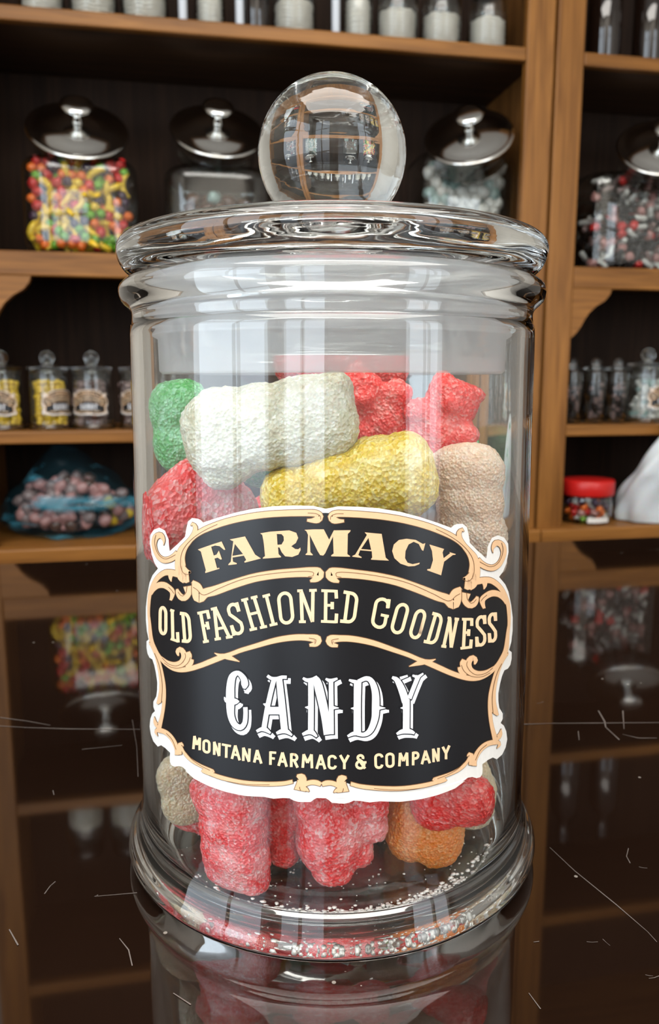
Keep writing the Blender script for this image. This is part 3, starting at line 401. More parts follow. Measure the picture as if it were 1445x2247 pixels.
 'lines': [[[-2264,2534,-2259,2526],[-2314,2510,-2309,2501],[-2365,2486,-2360,2477],[-2416,2461,-2411,2453],[-2468,2436,-2463,2428],[-2520,2411,-2514,2402],[-2572,2383,-2565,2375],[-2623,2355,-2616,2347],[-2675,2325,-2668,2317],[-2726,2294,-2719,2287],[-2777,2263,-2770,2255],[-2827,2231,-2819,2223],[-2874,2198,-2866,2191],[-2929,2158,-2920,2151],[-2982,2116,-2972,2110],[-3032,2074,-3021,2068],[-3078,2032,-3067,2027],[-3120,1991,-3109,1986],[-3166,1940,-3153,1936],[-3204,1890,-3191,1887],[-3236,1841,-3222,1839],[-3262,1793,-3247,1792],[-3280,1744,-3265,1745],[-3291,1696,-3276,1697],[-3297,1650,-3281,1652],[-3301,1609,-3285,1611],[-3302,1561,-3286,1564],[-3296,1519,-3280,1523],[-3285,1480,-3270,1485],[-3257,1425,-3242,1432],[-3215,1384,-3203,1393],[-3157,1362,-3150,1373],[-3090,1362,-3091,1372],[-3021,1391,-3028,1400],[-2954,1431,-2962,1439]],[[-348,2874,-347,2885],[-307,2874,-306,2885],[-264,2874,-264,2885],[-225,2873,-224,2883],[-191,2868,-188,2879],[-139,2849,-134,2859],[-107,2823,-98,2830],[-98,2793,-88,2795],[-99,2759,-88,2759]],[[-2921,1123,-2913,1134],[-2871,1108,-2862,1119],[-2811,1088,-2801,1099],[-2775,1065,-2763,1074],[-2735,1033,-2723,1043],[-2683,1007,-2676,1019],[-2615,1006,-2614,1018],[-2567,1021,-2571,1031],[-2516,1043,-2521,1053],[-2461,1072,-2467,1082],[-2403,1105,-2409,1114],[-2342,1139,-2349,1149],[-2280,1174,-2286,1184],[-2217,1207,-2222,1217],[-2171,1229,-2176,1239],[-2123,1253,-2129,1263],[-2074,1278,-2080,1288],[-2024,1303,-2030,1313],[-1974,1328,-1979,1338],[-1923,1352,-1928,1363],[-1872,1376,-1877,1387],[-1823,1399,-1827,1410],[-1774,1421,-1778,1431],[-1726,1440,-1730,1451],[-1675,1460,-1678,1471],[-1625,1479,-1629,1489],[-1577,1496,-1580,1507],[-1529,1512,-1531,1523],[-1480,1527,-1483,1538],[-1431,1542,-1433,1553],[-1380,1556,-1382,1567],[-1327,1570,-1329,1581],[-1271,1584,-1273,1595],[-1227,1594,-1228,1605],[-1180,1605,-1182,1616],[-1131,1615,-1133,1626],[-1081,1625,-1083,1636],[-1030,1635,-1032,1646],[-979,1645,-981,1656],[-929,1654,-930,1665],[-879,1662,-880,1673],[-830,1670,-831,1681],[-784,1677,-785,1688],[-740,1684,-741,1695],[-698,1689,-699,1700],[-646,1696,-647,1707],[-595,1702,-596,1713],[-545,1707,-546,1718],[-498,1711,-499,1722],[-453,1714,-454,1725],[-412,1716,-412,1727],[-374,1718,-374,1729],[-340,1719,-340,1730],[-312,1719,-311,1730],[-240,1709,-237,1720],[-220,1694,-209,1695],[-232,1642,-224,1635],[-271,1633,-270,1622],[-324,1626,-323,1615]],[[-4217,2044,-4195,2045],[-4245,1992,-4223,1993],[-4274,1939,-4251,1941],[-4288,1885,-4264,1889],[-4282,1829,-4258,1834],[-4261,1773,-4238,1780],[-4229,1723,-4207,1730],[-4186,1676,-4166,1685],[-4133,1635,-4114,1644],[-4071,1603,-4055,1613],[-3998,1582,-3985,1593],[-3918,1570,-3909,1582],[-3839,1571,-3837,1582],[-3764,1587,-3768,1597],[-3692,1615,-3699,1624],[-3625,1645,-3633,1653],[-3535,1688,-3543,1696],[-3450,1733,-3458,1741]],[[-3733,976,-3720,986],[-3670,952,-3657,963],[-3613,928,-3599,938],[-3572,900,-3557,909],[-3536,871,-3521,880]],[[-3393,935,-3379,944],[-3352,904,-3338,913],[-3310,878,-3301,889],[-3234,874,-3235,884],[-3174,916,-3185,921],[-3123,975,-3136,977],[-3105,1022,-3120,1021],[-3096,1074,-3111,1073],[-3086,1125,-3101,1124]],[[-2960,1218,-2945,1220],[-2965,1160,-2951,1162],[-2970,1099,-2955,1101],[-2971,1053,-2956,1056],[-2971,1005,-2956,1008],[-2971,957,-2957,960]],[[-4400,-701,-4374,-689],[-4360,-734,-4335,-722],[-4319,-766,-4295,-754],[-4280,-799,-4256,-787],[-4244,-834,-4221,-823],[-4213,-873,-4189,-862],[-4185,-915,-4161,-905],[-4160,-961,-4136,-951],[-4137,-1009,-4114,-999],[-4118,-1059,-4094,-1050],[-4101,-1111,-4077,-1102],[-4088,-1156,-4064,-1147],[-4076,-1201,-4053,-1193],[-4066,-1248,-4043,-1240],[-4058,-1297,-4035,-1289],[-4053,-1347,-4030,-1339],[-4052,-1400,-4028,-1392],[-4055,-1454,-4032,-1447],[-4062,-1512,-4039,-1505],[-4073,-1572,-4049,-1565],[-4085,-1633,-4061,-1626],[-4097,-1694,-4073,-1687],[-4107,-1754,-4084,-1747]],[[-3173,-2632,-3161,-2622],[-3135,-2657,-3123,-2647],[-3098,-2683,-3086,-2673],[-3058,-2708,-3047,-2698],[-3008,-2730,-2999,-2719],[-2960,-2746,-2951,-2735],[-2905,-2760,-2897,-2749],[-2848,-2773,-2840,-2762],[-2791,-2785,-2783,-2774],[-2736,-2795,-2729,-2784],[-2670,-2805,-2664,-2794],[-2606,-2811,-2601,-2800],[-2543,-2817,-2538,-2806],[-2481,-2824,-2475,-2813]],[[-2520,-2947,-2516,-2936],[-2463,-2948,-2458,-2937],[-2409,-2951,-2404,-2940],[-2356,-2954,-2351,-2943],[-2302,-2957,-2298,-2946],[-2246,-2959,-2243,-2948],[-2187,-2959,-2183,-2949],[-2121,-2958,-2118,-2947],[-2072,-2955,-2069,-2945],[-2020,-2952,-2017,-2942],[-1965,-2949,-1963,-2938],[-1910,-2945,-1908,-2935],[-1853,-2941,-1851,-2931],[-1796,-2937,-1794,-2926],[-1739,-2932,-1737,-2922],[-1683,-2927,-1681,-2916],[-1628,-2921,-1627,-2911],[-1574,-2915,-1573,-2905],[-1522,-2908,-1522,-2898],[-1470,-2900,-1470,-2890],[-1419,-2892,-1419,-2882],[-1368,-2883,-1368,-2873],[-1317,-2873,-1317,-2863],[-1267,-2864,-1267,-2854],[-1217,-2855,-1217,-2845],[-1167,-2846,-1167,-2836],[-1118,-2838,-1118,-2828],[-1068,-2830,-1068,-2820]],[[-3909,-2430,-3895,-2417],[-3847,-2444,-3833,-2431],[-3784,-2457,-3771,-2445],[-3727,-2474,-3712,-2462],[-3676,-2499,-3661,-2488],[-3643,-2528,-3627,-2518],[-3613,-2563,-3597,-2553],[-3587,-2601,-3571,-2592],[-3561,-2640,-3545,-2631],[-3534,-2678,-3518,-2669]],[[-4039,-703,-4025,-691],[-3975,-720,-3960,-708],[-3913,-739,-3899,-728],[-3850,-756,-3838,-744],[-3783,-765,-3773,-754],[-3708,-766,-3701,-755],[-3630,-762,-3625,-751],[-3554,-752,-3552,-741],[-3486,-737,-3487,-727],[-3407,-705,-3412,-696],[-3338,-662,-3346,-656],[-3279,-615,-3290,-611],[-3228,-562,-3240,-559],[-3186,-503,-3199,-501],[-3159,-452,-3173,-454],[-3160,-405,-3174,-410],[-3179,-368,-3192,-374]],[[-3943,-796,-3932,-784],[-3863,-802,-3853,-790],[-3787,-810,-3777,-799],[-3711,-816,-3703,-804],[-3632,-813,-3627,-802],[-3548,-800,-3546,-789],[-3462,-780,-3461,-769],[-3379,-755,-3381,-745],[-3305,-726,-3310,-717],[-3221,-678,-3228,-671],[-3148,-623,-3158,-618],[-3091,-569,-3102,-565],[-3053,-517,-3066,-516],[-3030,-467,-3043,-467],[-3008,-418,-3021,-417]],[[-295,368,-293,379],[-243,359,-241,371],[-191,351,-188,362],[-160,339,-151,345],[-161,303,-151,301],[-181,258,-171,253]],[[-450,-2795,-438,-2792],[-442,-2845,-430,-2840],[-425,-2878,-414,-2871]]],
 'farmacy': [[[[-2779,1946],[-2402,2098],[-2163,2187],[-2074,2031],[-2103,2018],[-2213,2085],[-2325,2086],[-2422,2048],[-2357,1874],[-2288,1903],[-2230,1993],[-2157,1824],[-2189,1810],[-2263,1843],[-2339,1813],[-2277,1621],[-2222,1639],[-2217,1618],[-2577,1479],[-2584,1499],[-2563,1541],[-2695,1915]]],[[[-1971,2248],[-1627,2341],[-1406,1992],[-1282,1925],[-1633,1808],[-1642,1828],[-1599,1867],[-1651,1950],[-1905,1886],[-1894,1802],[-1808,1780],[-1812,1759],[-2007,1717],[-2002,1738],[-1948,1796],[-1889,2221],[-1936,2231]],[[-1852,2167],[-1912,1918],[-1669,1979]]],[[[-1300,2427],[-1099,2475],[-709,2523],[-567,2479],[-530,2380],[-575,2278],[-665,2210],[-584,2157],[-524,2156],[-484,2192],[-479,2142],[-523,2049],[-643,1997],[-786,2002],[-858,2082],[-900,2171],[-931,2175],[-919,2038],[-867,1991],[-871,1976],[-1244,1924],[-1240,1945],[-1197,1978],[-1220,2200],[-1235,2300],[-1257,2400]],[[-958,2439],[-942,2223],[-859,2234],[-813,2317],[-820,2397],[-861,2439]]],[[[-408,2545],[-230,2561],[-32,2566],[75,2365],[164,2550],[490,2556],[480,2526],[436,2482],[435,2082],[489,2042],[486,2030],[119,2035],[123,2059],[166,2090],[149,2430],[4,2097],[-35,2046],[-95,2054],[-145,2133],[-304,2449],[-287,2109],[-239,2060],[-243,2046],[-382,2049],[-378,2065],[-347,2097],[-337,2448],[-368,2517]]],[[[765,2512],[1104,2476],[1197,2001],[1267,1938],[902,1968],[905,1988],[925,2008],[914,2135],[682,2158],[648,2062],[715,2021],[710,2005],[529,2032],[535,2046],[588,2072],[810,2461]],[[842,2401],[700,2182],[901,2163]]],[[[2033,2252],[1992,2099],[1958,2118],[1887,2244],[1774,2295],[1667,2246],[1605,2116],[1598,1974],[1655,1880],[1765,1843],[1920,1864],[1910,1834],[1811,1803],[1679,1803],[1505,1867],[1375,1984],[1325,2128],[1357,2258],[1460,2345],[1620,2363],[1817,2330],[1977,2239]]],[[[2126,2220],[2477,2102],[2458,2072],[2442,2032],[2471,1915],[2631,2005],[2605,2028],[2775,1971],[2762,1958],[2697,1958],[2486,1841],[2422,1565],[2090,1697],[2096,1718],[2166,1723],[2219,1894],[2189,2082]]]],
 'oldfash': [[[-4020,336,-4154,309],[-4013,374,-4145,355],[-3998,405,-4121,402],[-3981,426,-4080,446],[-3973,431,-4018,484],[-3977,430,-3940,504],[-3967,428,-3879,498],[-3946,418,-3837,476],[-3926,396,-3809,444],[-3913,366,-3792,404],[-3909,330,-3788,359],[-3919,2,-3797,32],[-3919,5,-3797,29],[-3925,-34,-3805,-15],[-3940,-65,-3826,-62],[-3958,-86,-3862,-105],[-3968,-93,-3920,-145],[-3967,-93,-3997,-168],[-3976,-92,-4065,-167],[-3997,-83,-4114,-148],[-4018,-62,-4147,-117],[-4032,-32,-4167,-77],[-4036,4,-4172,-32],[-4019,345,-4154,313]],[[-3658,467,-3548,493],[-3656,306,-3546,333],[-3654,145,-3543,172],[-3651,-17,-3541,11],[-3649,-179,-3538,-150]],[[-3688,450,-3659,507],[-3548,453,-3520,509]],[[-3688,-196,-3657,-138],[-3425,-189,-3397,-132]],[[-3359,-167,-3462,-196],[-3374,52,-3478,24]],[[-3291,478,-3194,503],[-3277,330,-3180,355],[-3263,181,-3167,207],[-3249,32,-3153,58],[-3235,-117,-3139,-90]],[[-3343,445,-3328,514],[-3184,464,-3171,532],[-3194,463,-3161,532],[-3172,463,-3123,529],[-3153,456,-3084,514],[-3133,440,-3053,490],[-3115,418,-3029,459],[-3102,389,-3012,422],[-3095,358,-3004,382],[-3064,53,-2972,78],[-3064,55,-2972,75],[-3064,21,-2973,36],[-3070,-8,-2982,-6],[-3082,-32,-3001,-46],[-3095,-48,-3031,-81],[-3106,-56,-3074,-111],[-3117,-59,-3123,-127],[-3277,-85,-3288,-154]],[[-2756,600,-2674,627],[-2720,452,-2639,478],[-2685,303,-2604,330],[-2650,154,-2569,181],[-2615,4,-2535,32]],[[-2793,560,-2807,608],[-2525,653,-2538,700]],[[-2575,682,-2497,709],[-2526,514,-2449,541]],[[-2642,311,-2655,359],[-2518,354,-2530,402]],[[-2580,435,-2501,461],[-2544,283,-2466,309]],[[-2645,-32,-2656,16],[-2494,20,-2506,68]],[[-2388,755,-2311,774],[-2368,597,-2292,616],[-2348,438,-2272,458],[-2328,280,-2252,299],[-2308,120,-2233,140]],[[-2359,755,-2290,793],[-2289,644,-2221,682],[-2220,533,-2153,571],[-2152,421,-2085,459],[-2084,310,-2019,347],[-2018,198,-1953,236]],[[-2287,315,-2298,363],[-2095,378,-2106,426]],[[-2427,711,-2441,757],[-2275,766,-2290,812]],[[-2337,84,-2347,132],[-2186,130,-2195,179]],[[-2057,170,-2066,218],[-1906,215,-1914,263]],[[-1732,802,-1798,774],[-1759,877,-1824,847],[-1776,904,-1832,860],[-1809,933,-1852,878],[-1854,949,-1875,886],[-1905,947,-1899,885],[-1955,928,-1923,876],[-1996,894,-1944,859],[-2025,851,-1959,835],[-2038,803,-1967,808],[-2034,756,-1965,780],[-1999,670,-1946,719],[-1865,603,-1824,659],[-1741,531,-1688,578],[-1719,462,-1653,485],[-1717,428,-1649,430],[-1726,396,-1665,375],[-1746,370,-1702,328],[-1771,355,-1753,296],[-1798,350,-1811,286],[-1826,357,-1866,299],[-1849,376,-1908,332],[-1865,408,-1931,377],[-1890,475,-1957,446]],[[-1847,953,-1780,978],[-1792,778,-1726,803]],[[-1968,457,-1899,483],[-1906,256,-1838,282]],[[-1665,1036,-1600,1061],[-1617,889,-1552,913],[-1569,741,-1505,765],[-1521,592,-1458,617],[-1474,444,-1410,469]],[[-1457,1107,-1395,1131],[-1406,959,-1344,984],[-1356,811,-1294,835],[-1305,662,-1244,687],[-1255,513,-1194,538]],[[-1531,730,-1543,776],[-1319,800,-1331,846]],[[-1697,1001,-1710,1047],[-1552,1051,-1564,1097]],[[-1485,1074,-1498,1120],[-1351,1119,-1364,1165]],[[-1512,408,-1523,455],[-1358,458,-1369,505]],[[-1288,480,-1299,527],[-1146,525,-1157,572]],[[-1197,1169,-1136,1189],[-1158,1024,-1097,1045],[-1120,880,-1059,900],[-1081,734,-1020,755],[-1042,589,-982,610]],[[-1234,1130,-1247,1176],[-1086,1182,-1099,1227]],[[-1084,552,-1095,598],[-929,600,-940,647]],[[-874,1098,-936,1096],[-874,1137,-935,1143],[-863,1170,-919,1193],[-845,1197,-890,1237],[-821,1217,-850,1269],[-794,1228,-803,1288],[-766,1229,-754,1290],[-739,1220,-708,1275],[-717,1203,-671,1245],[-700,1177,-645,1204],[-692,1145,-632,1156],[-655,814,-594,824],[-655,819,-594,820],[-656,780,-596,773],[-666,747,-611,724],[-684,719,-639,680],[-708,698,-677,646],[-735,686,-723,626],[-762,684,-772,622],[-788,691,-818,635],[-810,708,-857,664],[-826,734,-883,705],[-835,766,-896,754],[-875,1109,-937,1098]],[[-491,1323,-431,1329],[-484,1167,-424,1172],[-476,1010,-416,1015],[-469,853,-409,858],[-461,695,-401,700]],[[-489,1314,-433,1338],[-443,1191,-387,1215],[-396,1068,-340,1091],[-349,944,-293,968],[-302,820,-246,844],[-255,696,-199,719]],[[-256,1344,-196,1345],[-256,1185,-196,1186],[-256,1026,-197,1027],[-257,867,-197,868],[-257,707,-197,708]],[[-531,1296,-533,1344],[-429,1305,-431,1352]],[[-295,1315,-297,1363],[-154,1325,-157,1373]],[[-492,670,-493,719],[-363,677,-363,725]],[[-4,1343,56,1343],[-3,1188,56,1188],[-2,1032,57,1033],[-2,876,58,877],[-1,719,58,720]],[[-58,1320,-57,1368],[83,1318,84,1366],[224,1316,225,1363]],[[195,1357,254,1361],[206,1192,265,1196]],[[27,1028,28,1076],[155,1026,156,1074]],[[126,1116,185,1116],[127,976,186,977]],[[-56,697,-55,745],[89,694,91,743],[235,690,236,739]],[[266,693,206,696],[274,879,214,883]],[[438,1312,498,1304],[423,1167,483,1159],[408,1021,468,1014],[393,875,453,868],[378,729,438,722]],[[373,1294,383,1354],[528,1267,537,1326],[523,1268,541,1325],[549,1259,575,1313],[569,1245,608,1290],[585,1225,635,1258],[597,1201,654,1220],[604,1173,663,1178],[604,1144,663,1136],[570,848,630,840],[571,852,629,836],[564,820,620,798],[552,795,602,760],[535,774,576,729],[515,759,544,705],[494,751,508,691],[472,750,469,689],[322,764,318,703]],[[1292,973,1229,980],[1294,1035,1232,1047],[1300,1047,1238,1047],[1287,1101,1230,1079],[1254,1147,1211,1105],[1206,1180,1183,1125],[1151,1195,1149,1134],[1095,1191,1113,1132],[1046,1170,1082,1118],[1009,1133,1060,1097],[990,1085,1050,1070],[937,767,998,753],[935,749,996,746],[938,695,997,708],[964,640,1013,673],[1008,595,1042,644],[1065,566,1079,625],[1126,559,1117,621],[1183,576,1149,631],[1226,616,1173,653],[1246,669,1185,686],[1268,811,1206,824]],[[1124,821,1133,869],[1281,781,1290,829]],[[1256,1159,1318,1148],[1238,993,1300,982]],[[1480,918,1421,945],[1494,951,1438,985],[1513,975,1467,1022],[1538,992,1506,1048],[1565,1000,1551,1061],[1590,998,1599,1058],[1611,989,1644,1039],[1629,972,1681,1005],[1642,947,1704,961],[1647,917,1712,912],[1643,884,1707,864],[1560,564,1623,543],[1561,568,1622,539],[1547,533,1604,498],[1528,509,1574,461],[1504,494,1534,436],[1480,489,1488,427],[1456,493,1440,434],[1435,505,1398,457],[1417,525,1365,494],[1404,551,1344,538],[1399,582,1336,586],[1402,614,1341,634],[1483,928,1421,948]],[[1888,767,1826,797],[1902,799,1843,835],[1921,822,1871,869],[1943,836,1908,893],[1965,842,1952,905],[1984,840,1998,899],[2001,831,2041,877],[2015,815,2073,842],[2025,791,2092,798],[2029,761,2098,752],[2024,728,2092,706],[1939,423,2005,400],[1940,427,2004,396],[1927,394,1987,357],[1908,372,1957,323],[1887,359,1919,299],[1865,355,1873,291],[1846,359,1827,301],[1828,370,1786,326],[1813,389,1756,363],[1802,415,1738,407],[1798,445,1732,453],[1803,476,1739,499],[1891,776,1826,800]],[[2288,777,2358,752],[2245,636,2314,611],[2202,496,2271,470],[2159,355,2228,329],[2117,214,2185,188]],[[2235,762,2252,821],[2371,715,2388,774],[2364,718,2395,771],[2383,708,2427,753],[2396,695,2457,722],[2407,674,2477,685],[2414,647,2488,645],[2416,617,2490,603],[2411,586,2483,562],[2331,293,2402,268],[2332,296,2401,266],[2320,265,2386,229],[2303,241,2362,196],[2282,223,2331,169],[2260,213,2293,151],[2239,209,2251,145],[2219,212,2209,151],[2070,257,2057,197]],[[2634,651,2710,628],[2601,506,2676,483],[2568,361,2643,337],[2535,216,2609,192],[2502,70,2576,46]],[[2633,643,2710,636],[2648,487,2725,479],[2663,329,2740,321],[2677,171,2755,163],[2692,13,2771,4]],[[2815,607,2894,583],[2784,461,2863,437],[2753,314,2832,290],[2723,167,2801,143],[2693,20,2770,-4]],[[2615,628,2621,677],[2692,610,2699,659]],[[2796,584,2802,634],[2907,557,2914,606]],[[2480,48,2486,97],[2599,17,2605,67]],[[3035,567,3121,550],[3031,413,3116,396],[3027,259,3112,242],[3023,105,3108,87],[3019,-50,3104,-68]],[[3000,545,2997,596],[3274,502,3272,554]],[[3229,555,3319,540],[3235,393,3325,378]],[[3073,244,3067,296],[3199,229,3193,281]],[[3154,328,3242,310],[3151,193,3239,174]],[[2986,-79,2976,-27],[3272,-104,3262,-51]],[[3312,-108,3222,-86],[3325,72,3235,94]],[[3742,347,3640,360],[3728,430,3627,441],[3715,463,3621,456],[3683,505,3605,479],[3631,542,3589,491],[3568,563,3573,496],[3507,563,3553,496],[3457,545,3529,488],[3421,515,3506,470],[3399,476,3492,444],[3394,431,3488,415],[3410,335,3493,350],[3533,219,3606,248],[3650,103,3742,113],[3659,28,3762,8],[3654,-7,3754,-45],[3635,-36,3723,-89],[3606,-54,3672,-119],[3577,-58,3604,-128],[3555,-54,3529,-112],[3536,-41,3467,-72],[3518,-17,3428,-21],[3509,20,3414,31],[3498,93,3403,106]],[[3625,552,3727,536],[3647,361,3750,345]],[[3396,121,3490,106],[3414,-95,3509,-112]],[[4135,337,4018,356],[4120,419,4004,435],[4107,451,3998,450],[4076,492,3983,472],[4022,530,3971,481],[3953,552,3964,484],[3889,551,3951,483],[3842,533,3930,475],[3809,503,3910,457],[3791,465,3897,432],[3787,422,3895,403],[3806,330,3904,339],[3923,218,4012,239],[4033,105,4141,107],[4043,30,4162,6],[4040,-6,4157,-45],[4023,-35,4130,-88],[3999,-51,4084,-117],[3981,-54,4017,-127],[3975,-53,3937,-107],[3961,-43,3875,-66],[3943,-19,3839,-16],[3933,18,3825,33],[3920,90,3812,107]],[[4000,543,4116,524],[4025,357,4142,336]],[[3804,121,3912,102],[3830,-89,3940,-109]]],
